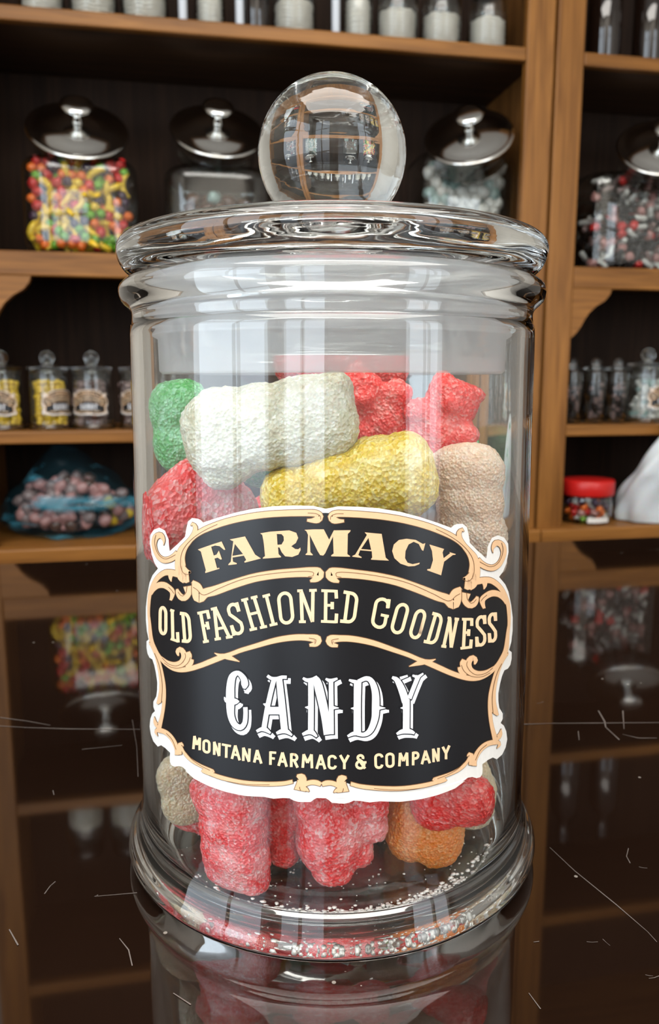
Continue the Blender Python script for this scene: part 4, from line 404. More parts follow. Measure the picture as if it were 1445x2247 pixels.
 'montana': [[[-2919,-2467,-2992,-2484],[-2901,-2313,-2973,-2330],[-2883,-2160,-2954,-2176]],[[-2953,-2185,-2884,-2151],[-2887,-2365,-2819,-2331]],[[-2821,-2349,-2885,-2346],[-2731,-2168,-2794,-2164]],[[-2797,-2176,-2728,-2157],[-2804,-2454,-2735,-2434]],[[-2619,-2239,-2684,-2247],[-2616,-2226,-2678,-2223],[-2612,-2219,-2659,-2195],[-2604,-2213,-2632,-2172],[-2593,-2207,-2600,-2156],[-2579,-2204,-2567,-2148],[-2564,-2204,-2535,-2148],[-2550,-2208,-2507,-2156],[-2539,-2215,-2485,-2171],[-2532,-2224,-2471,-2192],[-2530,-2235,-2466,-2217],[-2532,-2380,-2467,-2363],[-2531,-2375,-2468,-2367],[-2534,-2388,-2474,-2391],[-2538,-2394,-2492,-2419],[-2545,-2400,-2519,-2442],[-2556,-2405,-2552,-2458],[-2571,-2408,-2586,-2465],[-2587,-2408,-2618,-2464],[-2602,-2404,-2647,-2457],[-2614,-2396,-2670,-2442],[-2621,-2387,-2685,-2422],[-2623,-2377,-2690,-2396],[-2618,-2231,-2685,-2249]],[[-2396,-2155,-2334,-2140],[-2398,-2299,-2335,-2283],[-2400,-2444,-2337,-2428]],[[-2395,-2164,-2336,-2131],[-2332,-2304,-2274,-2272],[-2271,-2445,-2213,-2413]],[[-2262,-2147,-2201,-2134],[-2267,-2291,-2206,-2278],[-2272,-2436,-2211,-2422]],[[-2086,-2136,-2028,-2123],[-2090,-2284,-2031,-2271],[-2094,-2432,-2035,-2419]],[[-2173,-2178,-2164,-2131],[-1953,-2164,-1944,-2119]],[[-1870,-2106,-1816,-2108],[-1911,-2261,-1856,-2262],[-1952,-2418,-1896,-2418]],[[-1870,-2120,-1816,-2094],[-1819,-2271,-1765,-2245],[-1767,-2422,-1714,-2396]],[[-1892,-2334,-1883,-2288],[-1788,-2330,-1779,-2284]],[[-1682,-2122,-1627,-2111],[-1683,-2266,-1628,-2255],[-1684,-2410,-1629,-2399]],[[-1680,-2131,-1629,-2102],[-1616,-2271,-1565,-2242],[-1552,-2411,-1502,-2382]],[[-1541,-2115,-1487,-2108],[-1547,-2257,-1494,-2250],[-1554,-2400,-1500,-2392]],[[-1370,-2111,-1319,-2114],[-1435,-2391,-1383,-2394]],[[-1370,-2124,-1320,-2101],[-1324,-2262,-1274,-2239],[-1279,-2401,-1229,-2378]],[[-1384,-2320,-1378,-2275],[-1294,-2317,-1288,-2272]],[[-1081,-2103,-1030,-2096],[-1081,-2246,-1030,-2240],[-1082,-2390,-1031,-2383]],[[-1057,-2139,-1054,-2095],[-940,-2132,-937,-2088]],[[-1058,-2265,-1053,-2221],[-967,-2263,-963,-2219]],[[-828,-2085,-780,-2093],[-867,-2232,-819,-2241],[-907,-2380,-858,-2389]],[[-828,-2099,-780,-2079],[-784,-2247,-736,-2227],[-739,-2395,-692,-2375]],[[-851,-2307,-847,-2263],[-754,-2305,-751,-2261]],[[-646,-2092,-597,-2087],[-645,-2237,-596,-2232],[-644,-2382,-594,-2377]],[[-623,-2132,-620,-2081],[-563,-2131,-560,-2080],[-568,-2131,-555,-2080],[-550,-2134,-528,-2086],[-538,-2142,-502,-2105],[-530,-2155,-484,-2133],[-527,-2171,-478,-2167],[-529,-2186,-484,-2201],[-536,-2198,-502,-2231],[-546,-2205,-529,-2252],[-560,-2208,-561,-2259],[-619,-2208,-622,-2260]],[[-582,-2247,-538,-2221],[-512,-2394,-468,-2368]],[[-359,-2375,-408,-2375],[-351,-2230,-400,-2230],[-343,-2085,-392,-2085]],[[-390,-2097,-346,-2073],[-312,-2274,-268,-2250]],[[-268,-2272,-312,-2252],[-188,-2089,-232,-2069]],[[-234,-2081,-186,-2076],[-228,-2227,-180,-2223],[-222,-2374,-174,-2370]],[[-47,-2073,-1,-2086],[-86,-2224,-40,-2236],[-125,-2375,-79,-2387]],[[-47,-2088,-1,-2071],[-1,-2239,45,-2222],[45,-2390,91,-2373]],[[-69,-2300,-68,-2257],[29,-2300,30,-2257]],[[297,-2150,251,-2163],[290,-2122,248,-2146],[269,-2096,239,-2136],[239,-2079,225,-2128],[206,-2074,207,-2125],[173,-2080,188,-2128],[144,-2097,174,-2137],[124,-2124,166,-2147],[116,-2157,164,-2157],[118,-2302,166,-2301],[119,-2310,166,-2298],[127,-2338,169,-2314],[148,-2365,178,-2324],[177,-2381,192,-2333],[210,-2387,211,-2336],[243,-2382,229,-2333],[273,-2366,243,-2326],[293,-2339,251,-2316],[300,-2311,253,-2299]],[[347,-2090,389,-2066],[432,-2253,474,-2230]],[[513,-2067,556,-2092],[431,-2229,474,-2254]],[[428,-2226,476,-2227],[430,-2375,478,-2376]],[[847,-2174,800,-2156],[854,-2149,805,-2142],[848,-2116,804,-2133],[830,-2088,798,-2125],[803,-2070,787,-2118],[772,-2064,774,-2115],[741,-2069,761,-2117],[716,-2087,751,-2124],[700,-2114,745,-2133],[697,-2147,745,-2142],[709,-2178,748,-2150],[854,-2391,893,-2363]],[[721,-2189,747,-2148],[802,-2249,828,-2208]],[[801,-2192,819,-2241],[797,-2195,799,-2247],[763,-2190,769,-2242],[723,-2202,747,-2248],[692,-2229,731,-2262],[675,-2267,722,-2281],[675,-2311,722,-2302],[693,-2351,730,-2321],[726,-2380,747,-2335],[767,-2394,770,-2343],[809,-2391,794,-2341],[846,-2371,814,-2331],[871,-2337,826,-2314],[877,-2298,829,-2290],[879,-2246,830,-2241]],[[812,-2265,810,-2221],[899,-2267,897,-2223]],[[1246,-2156,1197,-2164],[1238,-2126,1193,-2145],[1215,-2096,1185,-2134],[1184,-2077,1170,-2125],[1148,-2070,1152,-2121],[1114,-2075,1134,-2124],[1085,-2092,1119,-2132],[1065,-2120,1111,-2144],[1059,-2153,1109,-2157],[1067,-2311,1116,-2314],[1067,-2319,1115,-2312],[1076,-2349,1120,-2330],[1097,-2379,1128,-2341],[1128,-2398,1142,-2350],[1162,-2406,1159,-2354],[1196,-2401,1176,-2352],[1225,-2385,1190,-2344],[1244,-2357,1198,-2332],[1250,-2329,1201,-2314]],[[1339,-2165,1289,-2153],[1341,-2151,1293,-2129],[1346,-2141,1306,-2105],[1356,-2133,1327,-2088],[1369,-2128,1353,-2078],[1385,-2127,1382,-2075],[1401,-2130,1411,-2081],[1415,-2136,1438,-2094],[1424,-2145,1461,-2114],[1430,-2154,1477,-2140],[1432,-2164,1483,-2169],[1437,-2317,1488,-2323],[1437,-2312,1488,-2327],[1435,-2327,1484,-2350],[1429,-2337,1470,-2374],[1420,-2345,1450,-2391],[1407,-2350,1424,-2401],[1392,-2352,1396,-2404],[1377,-2349,1368,-2399],[1365,-2343,1341,-2386],[1355,-2335,1318,-2366],[1349,-2325,1303,-2340],[1347,-2315,1297,-2312],[1339,-2158,1289,-2154]],[[1620,-2398,1568,-2389],[1625,-2255,1573,-2245],[1629,-2112,1577,-2102]],[[1579,-2114,1627,-2100],[1656,-2297,1704,-2283]],[[1704,-2303,1655,-2277],[1778,-2134,1729,-2107]],[[1727,-2117,1779,-2123],[1734,-2259,1787,-2265],[1742,-2402,1795,-2408]],[[1865,-2121,1918,-2129],[1868,-2265,1922,-2273],[1871,-2409,1925,-2418]],[[1894,-2168,1889,-2116],[1953,-2174,1948,-2121],[1947,-2172,1954,-2122],[1962,-2177,1982,-2132],[1971,-2184,2010,-2155],[1978,-2195,2029,-2186],[1980,-2210,2035,-2220],[1977,-2225,2029,-2252],[1970,-2238,2013,-2278],[1959,-2245,1987,-2295],[1945,-2246,1959,-2299],[1889,-2248,1901,-2301]],[[2147,-2129,2201,-2152],[2109,-2270,2164,-2293],[2072,-2411,2126,-2434]],[[2148,-2145,2200,-2137],[2202,-2291,2255,-2284],[2258,-2439,2311,-2432]],[[2135,-2349,2128,-2304],[2242,-2357,2236,-2312]],[[2328,-2128,2386,-2138],[2338,-2276,2396,-2286],[2348,-2425,2406,-2434]],[[2330,-2138,2383,-2128],[2397,-2288,2451,-2279],[2465,-2440,2519,-2431]],[[2456,-2133,2516,-2145],[2459,-2281,2519,-2293],[2462,-2429,2522,-2442]],[[2566,-2143,2620,-2130],[2655,-2305,2709,-2294]],[[2732,-2128,2791,-2161],[2653,-2283,2711,-2316]],[[2651,-2278,2712,-2292],[2656,-2424,2718,-2437]]],
 'candy': [[[-1615,-828,-1665,-823],[-1575,-788,-1684,-784],[-1546,-733,-1701,-751],[-1547,-683,-1705,-721],[-1560,-629,-1705,-686],[-1587,-578,-1712,-653],[-1620,-541,-1726,-627],[-1660,-508,-1748,-594],[-1705,-480,-1771,-570],[-1759,-464,-1784,-563],[-1818,-471,-1793,-569],[-1875,-494,-1809,-585],[-1930,-533,-1824,-608],[-1974,-583,-1836,-635],[-1998,-627,-1840,-652],[-2015,-671,-1846,-679],[-2027,-716,-1851,-713],[-2037,-763,-1855,-752],[-2045,-810,-1858,-794],[-2051,-857,-1861,-837],[-2056,-896,-1863,-870],[-2059,-936,-1863,-906],[-2061,-977,-1863,-943],[-2062,-1019,-1862,-982],[-2063,-1061,-1862,-1021],[-2063,-1103,-1861,-1061],[-2062,-1143,-1860,-1101],[-2061,-1181,-1860,-1140],[-2059,-1225,-1861,-1185],[-2056,-1269,-1863,-1230],[-2053,-1314,-1865,-1275],[-2048,-1359,-1867,-1317],[-2043,-1403,-1868,-1357],[-2036,-1445,-1868,-1394],[-2026,-1486,-1865,-1426],[-2011,-1535,-1857,-1468],[-1992,-1581,-1846,-1506],[-1970,-1623,-1833,-1539],[-1946,-1659,-1818,-1566],[-1916,-1691,-1804,-1585],[-1875,-1721,-1783,-1603],[-1827,-1741,-1761,-1614],[-1776,-1749,-1740,-1619],[-1716,-1741,-1737,-1622],[-1654,-1703,-1723,-1618],[-1610,-1649,-1701,-1599],[-1582,-1591,-1679,-1565],[-1569,-1548,-1671,-1543],[-1563,-1507,-1665,-1511],[-1559,-1465,-1660,-1474],[-1556,-1424,-1657,-1435],[-1555,-1385,-1655,-1399],[-1554,-1340,-1653,-1357],[-1556,-1295,-1654,-1315],[-1558,-1253,-1656,-1273],[-1560,-1211,-1657,-1230]],[[-2112,-1094,-2095,-1085],[-2113,-1143,-2063,-1110],[-2090,-1194,-2032,-1117],[-2036,-1216,-2006,-1105],[-1981,-1227,-1961,-1089],[-1929,-1229,-1917,-1078],[-1878,-1218,-1877,-1076],[-1832,-1198,-1835,-1077],[-1797,-1179,-1798,-1081],[-1748,-1130,-1748,-1113]],[[-1037,-522,-941,-536],[-1045,-558,-949,-572],[-1054,-594,-958,-609],[-1063,-631,-967,-645],[-1072,-667,-976,-681],[-1080,-704,-984,-717],[-1089,-741,-993,-754],[-1098,-780,-1001,-792],[-1107,-820,-1010,-831],[-1115,-856,-1018,-867],[-1123,-892,-1025,-903],[-1131,-929,-1033,-939],[-1139,-966,-1040,-976],[-1148,-1005,-1048,-1014],[-1156,-1044,-1055,-1052],[-1164,-1085,-1063,-1092],[-1172,-1127,-1070,-1134],[-1180,-1171,-1078,-1177],[-1187,-1208,-1084,-1213],[-1194,-1247,-1090,-1251],[-1200,-1287,-1097,-1291],[-1207,-1328,-1103,-1331],[-1214,-1369,-1109,-1372],[-1220,-1412,-1115,-1414],[-1227,-1454,-1121,-1456],[-1234,-1497,-1128,-1499],[-1240,-1539,-1134,-1541],[-1247,-1581,-1140,-1583],[-1254,-1622,-1147,-1625]],[[-948,-531,-823,-505],[-945,-568,-818,-541],[-941,-604,-813,-577],[-938,-640,-808,-613],[-934,-677,-803,-649],[-931,-713,-798,-685],[-927,-749,-794,-721],[-923,-786,-789,-758],[-920,-823,-784,-794],[-916,-860,-779,-831],[-912,-897,-774,-868],[-908,-935,-770,-906],[-904,-973,-765,-944],[-900,-1011,-761,-982],[-896,-1050,-756,-1021],[-892,-1089,-751,-1060],[-888,-1128,-747,-1099],[-883,-1167,-743,-1137],[-879,-1205,-738,-1176],[-875,-1243,-734,-1213],[-871,-1280,-730,-1250],[-867,-1320,-726,-1291],[-862,-1360,-721,-1331],[-858,-1400,-717,-1370],[-854,-1439,-713,-1409],[-850,-1477,-709,-1448],[-846,-1516,-705,-1487],[-842,-1555,-700,-1526],[-837,-1594,-696,-1564],[-833,-1633,-692,-1604]],[[-1152,-509,-1114,-453],[-1124,-527,-1085,-469],[-1093,-548,-1058,-484],[-1054,-562,-1035,-492],[-1010,-562,-1007,-493],[-967,-555,-972,-490],[-928,-546,-938,-484],[-892,-535,-909,-474],[-862,-524,-879,-460],[-834,-516,-843,-447],[-802,-512,-804,-441],[-767,-509,-766,-439],[-730,-507,-729,-437]],[[-1342,-1728,-1372,-1681],[-1307,-1708,-1340,-1654],[-1274,-1689,-1306,-1626],[-1249,-1679,-1266,-1601],[-1217,-1678,-1209,-1582],[-1185,-1683,-1149,-1587],[-1155,-1689,-1108,-1613],[-1112,-1702,-1075,-1648],[-1068,-1716,-1044,-1681]],[[-920,-1712,-944,-1661],[-877,-1695,-906,-1631],[-835,-1679,-866,-1600],[-802,-1670,-824,-1577],[-778,-1667,-782,-1565],[-759,-1666,-741,-1563],[-736,-1668,-700,-1575],[-714,-1673,-669,-1595],[-685,-1683,-643,-1622],[-652,-1696,-620,-1650],[-619,-1709,-597,-1676]],[[-1161,-1308,-1162,-1145],[-1118,-1302,-1119,-1140],[-1076,-1297,-1077,-1134],[-1034,-1291,-1035,-1129],[-992,-1286,-993,-1124],[-950,-1281,-951,-1120],[-909,-1277,-910,-1115],[-867,-1272,-868,-1110],[-826,-1268,-827,-1106],[-785,-1263,-786,-1102]],[[-1219,-1095,-1213,-1080],[-1188,-1126,-1166,-1071],[-1156,-1157,-1119,-1062]],[[-298,-490,-191,-484],[-297,-529,-190,-522],[-297,-567,-189,-560],[-296,-605,-188,-598],[-295,-643,-187,-636],[-295,-681,-185,-674],[-294,-719,-184,-712],[-293,-757,-183,-750],[-293,-796,-182,-789],[-292,-835,-181,-828],[-291,-875,-180,-868],[-291,-915,-179,-909],[-290,-957,-178,-950],[-290,-999,-177,-993],[-290,-1034,-176,-1029],[-289,-1070,-176,-1065],[-289,-1107,-176,-1102],[-289,-1144,-175,-1139],[-289,-1182,-175,-1177],[-288,-1220,-175,-1215],[-288,-1259,-175,-1254],[-288,-1297,-175,-1292],[-288,-1336,-174,-1332],[-288,-1376,-174,-1371],[-288,-1415,-174,-1410],[-287,-1454,-174,-1449],[-287,-1494,-174,-1489],[-287,-1533,-174,-1528],[-287,-1572,-174,-1567],[-287,-1610,-173,-1605]],[[-414,-484,-390,-443],[-389,-506,-359,-455],[-360,-530,-332,-464],[-318,-546,-308,-466],[-277,-544,-287,-463],[-239,-535,-256,-456],[-203,-523,-220,-446],[-168,-514,-185,-437]],[[-214,-443,-134,-397],[-207,-477,-114,-418],[-201,-503,-94,-432],[-198,-525,-70,-457],[-192,-559,-45,-499],[-179,-619,-19,-564],[-173,-642,-11,-591],[-167,-670,-3,-619],[-159,-701,6,-651],[-151,-734,15,-685],[-142,-770,24,-722],[-133,-808,34,-760],[-124,-847,43,-799],[-114,-887,53,-840],[-104,-927,62,-882],[-94,-968,72,-923],[-85,-1009,81,-965],[-75,-1049,90,-1006],[-66,-1089,98,-1046],[-57,-1127,106,-1085],[-49,-1163,114,-1122],[-42,-1197,122,-1157],[-35,-1229,128,-1190],[-26,-1274,138,-1237],[-19,-1316,146,-1281],[-12,-1355,153,-1323],[-6,-1393,159,-1363],[0,-1430,165,-1401],[5,-1466,170,-1438],[10,-1502,175,-1474],[15,-1537,180,-1510],[20,-1574,185,-1546],[25,-1611,191,-1582],[31,-1650,197,-1620]],[[-387,-1685,-410,-1633],[-351,-1671,-379,-1610],[-314,-1657,-346,-1586],[-282,-1646,-313,-1563],[-262,-1641,-275,-1546],[-236,-1641,-219,-1539],[-216,-1648,-168,-1563],[-190,-1659,-138,-1598],[-156,-1681,-115,-1638],[-120,-1704,-93,-1677]],[[-352,-1083,-351,-1067],[-308,-1104,-304,-1048],[-263,-1126,-257,-1029]],[[110,-475,201,-472],[111,-513,202,-511],[112,-551,203,-549],[113,-589,204,-586],[114,-626,205,-624],[115,-664,206,-661],[115,-701,207,-699],[116,-739,208,-737],[117,-778,209,-775],[118,-817,211,-814],[119,-857,212,-854],[120,-898,213,-895],[120,-940,214,-937],[121,-983,215,-981],[122,-1017,216,-1015],[122,-1053,217,-1050],[123,-1088,218,-1086],[124,-1125,219,-1123],[124,-1162,220,-1160],[125,-1200,221,-1197],[125,-1238,222,-1236],[126,-1276,223,-1274],[126,-1315,224,-1313],[127,-1354,225,-1352],[128,-1393,226,-1391],[128,-1432,227,-1430],[129,-1471,228,-1469],[129,-1510,229,-1508],[130,-1549,230,-1547],[131,-1588,231,-1586],[131,-1626,232,-1624]],[[41,-478,58,-441],[69,-501,93,-450],[103,-526,123,-457],[148,-537,148,-457],[189,-527,170,-455],[225,-508,202,-448],[259,-486,239,-438],[291,-467,276,-429]],[[156,-1110,159,-1014],[197,-1101,199,-1025],[238,-1093,240,-1037],[280,-1084,281,-1048],[321,-1076,321,-1060]],[[610,-488,763,-494],[610,-525,763,-532],[611,-562,762,-569],[611,-599,762,-605],[612,-635,762,-642],[612,-672,761,-678],[612,-708,761,-715],[613,-745,761,-752],[613,-783,761,-789],[614,-821,760,-827],[614,-860,760,-865],[615,-899,761,-905],[615,-940,761,-945],[616,-982,761,-987],[616,-1017,762,-1022],[617,-1053,762,-1057],[617,-1090,763,-1094],[618,-1127,764,-1131],[618,-1165,765,-1169],[619,-1203,765,-1207],[619,-1241,766,-1245],[620,-1280,767,-1284],[621,-1320,769,-1324],[621,-1359,770,-1363],[622,-1399,771,-1403],[623,-1438,772,-1442],[623,-1477,773,-1482],[624,-1516,774,-1521],[624,-1555,775,-1560],[625,-1594,776,-1599]],[[710,-552,679,-478],[745,-539,712,-462],[782,-524,746,-445],[815,-511,783,-428],[843,-504,821,-414],[860,-504,863,-409],[887,-513,921,-419],[904,-530,975,-452],[924,-564,1019,-501],[933,-585,1040,-536],[943,-615,1059,-573],[953,-649,1077,-614],[962,-686,1092,-658],[970,-726,1106,-704],[976,-767,1117,-752],[979,-797,1124,-791],[981,-832,1129,-831],[982,-868,1133,-872],[983,-907,1136,-913],[983,-945,1138,-955],[983,-984,1139,-995],[983,-1022,1139,-1034],[983,-1058,1139,-1071],[983,-1098,1139,-1110],[984,-1136,1139,-1149],[985,-1171,1137,-1187],[985,-1205,1135,-1225],[985,-1238,1131,-1264],[983,-1270,1125,-1302],[979,-1301,1117,-1341],[973,-1335,1107,-1380],[965,-1370,1095,-1420],[956,-1406,1081,-1459],[945,-1440,1066,-1497],[934,-1472,1050,-1534],[923,-1500,1032,-1567],[914,-1520,1011,-1598],[895,-1550,975,-1636],[876,-1570,933,-1663],[854,-1586,892,-1678],[830,-1597,850,-1687],[806,-1600,806,-1687],[778,-1596,765,-1679],[743,-1588,729,-1668],[707,-1581,695,-1660]],[[505,-499,517,-460],[533,-516,549,-466],[562,-534,580,-472],[596,-548,610,-477],[633,-556,642,-484],[670,-559,677,-492],[707,-562,713,-499]],[[517,-1694,494,-1651],[554,-1679,525,-1626],[590,-1665,558,-1600],[620,-1657,597,-1579],[649,-1654,639,-1571],[682,-1654,678,-1571],[718,-1653,714,-1572]],[[560,-1084,560,-1071],[603,-1102,602,-1055],[645,-1119,643,-1039]],[[1094,-1139,1092,-1042],[1136,-1131,1134,-1055],[1179,-1123,1177,-1068],[1221,-1116,1220,-1082],[1264,-1108,1263,-1096]],[[1376,-486,1397,-439],[1407,-514,1437,-449],[1431,-536,1483,-464],[1452,-569,1534,-501],[1461,-590,1563,-535],[1474,-621,1587,-570],[1489,-656,1611,-608],[1504,-695,1634,-649],[1519,-735,1656,-691],[1533,-775,1677,-733],[1544,-808,1693,-771],[1556,-843,1708,-810],[1568,-880,1722,-850],[1579,-918,1735,-890],[1591,-957,1748,-929],[1603,-997,1761,-968],[1616,-1036,1774,-1006]],[[1569,-532,1546,-469],[1608,-519,1587,-462],[1648,-506,1629,-454],[1688,-493,1671,-447],[1728,-481,1713,-440]],[[1618,-951,1778,-963],[1621,-987,1779,-999],[1624,-1021,1780,-1033],[1627,-1055,1781,-1067],[1631,-1089,1782,-1102],[1633,-1126,1783,-1139],[1636,-1165,1784,-1180],[1638,-1210,1785,-1226],[1639,-1244,1786,-1261],[1641,-1281,1787,-1299],[1641,-1320,1788,-1338],[1642,-1361,1788,-1380],[1643,-1403,1789,-1422],[1643,-1446,1790,-1465],[1644,-1489,1791,-1508],[1645,-1532,1792,-1552],[1645,-1575,1793,-1594],[1646,-1617,1793,-1636]],[[1909,-463,2006,-510],[1896,-496,1992,-543],[1883,-529,1977,-575],[1870,-562,1963,-608],[1857,-595,1949,-640],[1844,-629,1934,-673],[1831,-662,1920,-706],[1817,-695,1907,-739],[1804,-728,1893,-772],[1790,-761,1880,-805],[1776,-794,1867,-838],[1762,-826,1854,-872],[1748,-859,1841,-905],[1734,-892,1828,-938],[1720,-925,1815,-972]],[[1816,-482,1832,-445],[1853,-505,1872,-459],[1894,-530,1908,-472],[1946,-541,1936,-476],[1987,-530,1957,-472],[2021,-510,1987,-462],[2050,-488,2022,-448],[2080,-468,2057,-435]],[[1527,-1707,1502,-1662],[1570,-1699,1537,-1636],[1611,-1692,1574,-1609],[1649,-1690,1624,-1592],[1682,-1692,1671,-1589],[1722,-1697,1720,-1592],[1763,-1703,1768,-1601],[1796,-1709,1813,-1614],[1829,-1715,1858,-1639],[1861,-1725,1890,-1669],[1897,-1737,1919,-1696]],[[1582,-1137,1582,-1124],[1628,-1159,1627,-1112],[1674,-1181,1672,-1099]]],
 'meta': [-0.0017857635599488717,0.06774007408054866,0.015433617031243694],
}

def rz(z): return .0488+(.1345-z)*(.0010/.087)
CU, CV, TILT = LABEL['meta']
def bend(bm, off):
    for i in range(-46, 47):
        geom = bm.verts[:] + bm.edges[:] + bm.faces[:]
        bmesh.ops.bisect_plane(bm, geom=geom, plane_co=(i*.0012, 0, 0), plane_no=(1, 0, 0), dist=1e-7)
    for v in bm.verts:
        u, w = v.co.x, v.co.z
        s = CU + u*cos(TILT) + w*sin(TILT); z = CV - u*sin(TILT) + w*cos(TILT)
        a = s/.0495; r = rz(z) + off
        v.co = Vector((r*sin(a), -r*cos(a), z))
def face_front(bm):
    for f in bm.faces:
        f.normal_update()
        if f.normal.y > 0: f.normal_flip()
def add_strip(bm, S, grow=0.0, dx=0, dz=0, mirror=False, cap=True):
    pts = []
    for a, b, c, d in S: pts.append((Vector((a, 0, b))*1e-5, Vector((c, 0, d))*1e-5))
    if grow:
        q = []
        for l, r in pts:
            n = (l-r); n = n.normalized() if n.length > 1e-9 else Vector((0, 0, 0)); q.append((l+n*grow, r-n*grow))
        c0 = (pts[0][0]+pts[0][1])/2; c1 = (pts[1][0]+pts[1][1])/2; t = (c0-c1).normalized()*grow; q.insert(0, (q[0][0]+t, q[0][1]+t))
        c0 = (pts[-1][0]+pts[-1][1])/2; c1 = (pts[-2][0]+pts[-2][1])/2; t = (c0-c1).normalized()*grow; q.append((q[-1][0]+t, q[-1][1]+t)); pts = q
    for mir in ((1, -1) if mirror else (1,)):
        prev = None
        for l, r in pts:
            L = bm.verts.new((l.x*mir+dx, 0, l.z+dz)); R = bm.verts.new((r.x*mir+dx, 0, r.z+dz))
            if prev: bm.faces.new((prev[0], prev[1], R, L))
            prev = (L, R)
def add_poly(bm, loops):
    co = [[Vector((a*1e-5, b*1e-5, 0)) for a, b in lp] for lp in loops]
    flat = [v for lp in co for v in lp]; V = [bm.verts.new((v.x, 0, v.y)) for v in flat]
    for t in tessellate_polygon(co):
        try: bm.faces.new([V[i] for i in t])
        except ValueError: pass
def sym(loop): return loop + [[-a, b] for a, b in reversed(loop)]
def label_part(name, off, mat, parent, fn):
    bm = bmesh.new(); fn(bm); bend(bm, off); face_front(bm); return bm_obj(name, bm, mat, parent, True)
label = label_part('label', .00010, M['paper'], jar, lambda b: add_poly(b, [sym(LABEL['backing'])]))
label['label'] = 'black and gold paper label with white border'
G = [label]
G.append(label_part('panel', .00016, M['ink'], label, lambda b: add_poly(b, [sym(LABEL['panel'])])))
G.append(label_part('scroll_outline', .00021, M['goldline'], label, lambda b: [add_strip(b, s, .00013, mirror=True) for s in LABEL['gold']]))
G.append(label_part('scrollwork', .00026, M['gold'], label, lambda b: [add_strip(b, s, mirror=True) for s in LABEL['gold']]))
G.append(label_part('scroll_lines', .00031, M['goldline'], label, lambda b: [add_strip(b, s, mirror=True) for s in LABEL['lines']]))
G.append(label_part('lettering', .00024, M['gold'], label, lambda b: [add_poly(b, l) for l in LABEL['farmacy']]))
G.append(label_part('lettering', .00024, M['cream'], label, lambda b: [add_strip(b, s, .00004) for s in LABEL['oldfash']]))
G.append(label_part('lettering', .00024, M['cream'], label, lambda b: [add_strip(b, s, .00003) for s in LABEL['montana']]))
G.append(label_part('lettering', .00021, M['silver'], label, lambda b: [add_strip(b, s, .00024, .00056, -.00078) for s in LABEL['candy']]))
G.append(label_part('lettering', .00026, M['ink'], label, lambda b: [add_strip(b, s, .00024) for s in LABEL['candy']]))
G.append(label_part('lettering', .00031, M['silver'], label, lambda b: [add_strip(b, s) for s in LABEL['candy']]))

# ================================================================== sugared gummies
def blob_mesh(name, blobs, vox=.00072):
    """union of ellipsoids -> one smooth continuous jelly body with a grainy coat"""
    bm = bmesh.new()
    for (cx_, cy_, cz_, rx, ry, rz_) in blobs:
        mtx = Matrix.Translation((cx_, cy_, cz_)) @ Matrix.Diagonal((rx, ry, rz_, 1))
        g = bmesh.ops.create_icosphere(bm, subdivisions=3, radius=1.0)
        e = .62  # squarish ellipsoids
        for v in g['verts']:
            c = v.co; n = Vector([math.copysign(abs(q)**.82, q) for q in c]); v.co = mtx @ n
    me = D.meshes.new(name+'_rough'); bm.to_mesh(me); bm.free()
    o = D.objects.new(name+'_rough', me); C.objects.link(o)
    r = o.modifiers.new('r', 'REMESH'); r.mode = 'VOXEL'; r.voxel_size = vox
    s = o.modifiers.new('s', 'SMOOTH'); s.iterations = 5; s.factor = .6
    dg = bpy.context.evaluated_depsgraph_get(); dg.update()
    out = D.meshes.new_from_object(o.evaluated_get(dg), depsgraph=dg)
    D.objects.remove(o); D.meshes.remove(me); out.name = name
    out.materials.clear()
    for v in out.vertices:
        n = v.normal; c = v.co
        k = .00042*noise.noise(c*1000) + .0004*noise.noise(c*220)
        v.co = c + n*k
    out.polygons.foreach_set('use_smooth', [True]*len(out.polygons)); out.update()
    return out
mm = .001
def B(*l): return [tuple(v*mm for v in b) for b in l]
SH = {}
SH['block'] = blob_mesh('gummy_block', B((-11, 0, 0, 8.5, 7.8, 10.5), (-3, 0, .5, 9, 8, 9.5), (6, 0, .5, 10, 8, 9.8), (11.5, 0, .5, 6.5, 7.5, 9.5), (-12, 0, -7, 5, 6, 4.6), (13, 0, 5, 5, 6, 5)))
SH['long'] = blob_mesh('gummy_long', B((-11, 0, -1, 8, 6.5, 7.5), (-2, 0, .5, 9, 7, 7.2), (7, 0, 1, 9, 7.5, 8), (12, 0, .5, 7, 7, 8.5)))
SH['short'] = blob_mesh('gummy_short', B((-4, 0, 0, 6.5, 6.5, 7.5), (4, 0, 0, 6.8, 6.5, 7.8), (0, 1, 2, 7, 6.5, 7)))
SH['bear'] = blob_mesh('gummy_bear', B((0, 0, -3, 8, 6.5, 8.5), (0, 0, 7.5, 6.8, 6, 6.2), (-4.2, 0, 11.8, 2.6, 2.4, 2.4), (4.2, 0, 11.8, 2.6, 2.4, 2.4), (-6.5, -3, 1, 3.4, 3.6, 3.6), (6.5, -3, 1, 3.4, 3.6, 3.6), (-4.8, -3, -9.5, 4.4, 4.5, 4.4), (4.8, -3, -9.5, 4.4, 4.5, 4.4), (0, -5, 6.8, 2.6, 2.4, 2.2)))
SH['bear_side'] = blob_mesh('gummy_bear_side', B((-2, 0, 0, 9.5, 7.5, 11), (-1, 0, -8.5, 6.2, 6, 6), (8.5, 0, 2.5, 4.8, 5, 4.2), (5.5, 0, -5, 4.4, 5, 4), (-7, 0, 8, 6, 6, 5), (8, 0, 9, 5, 6, 5)))
SH['chunk'] = blob_mesh('gummy_chunk', B((-3, 0, 0, 8, 7, 10), (5, 0, -1, 7, 7, 9.5), (0, 0, 6, 7.5, 6.5, 6)))
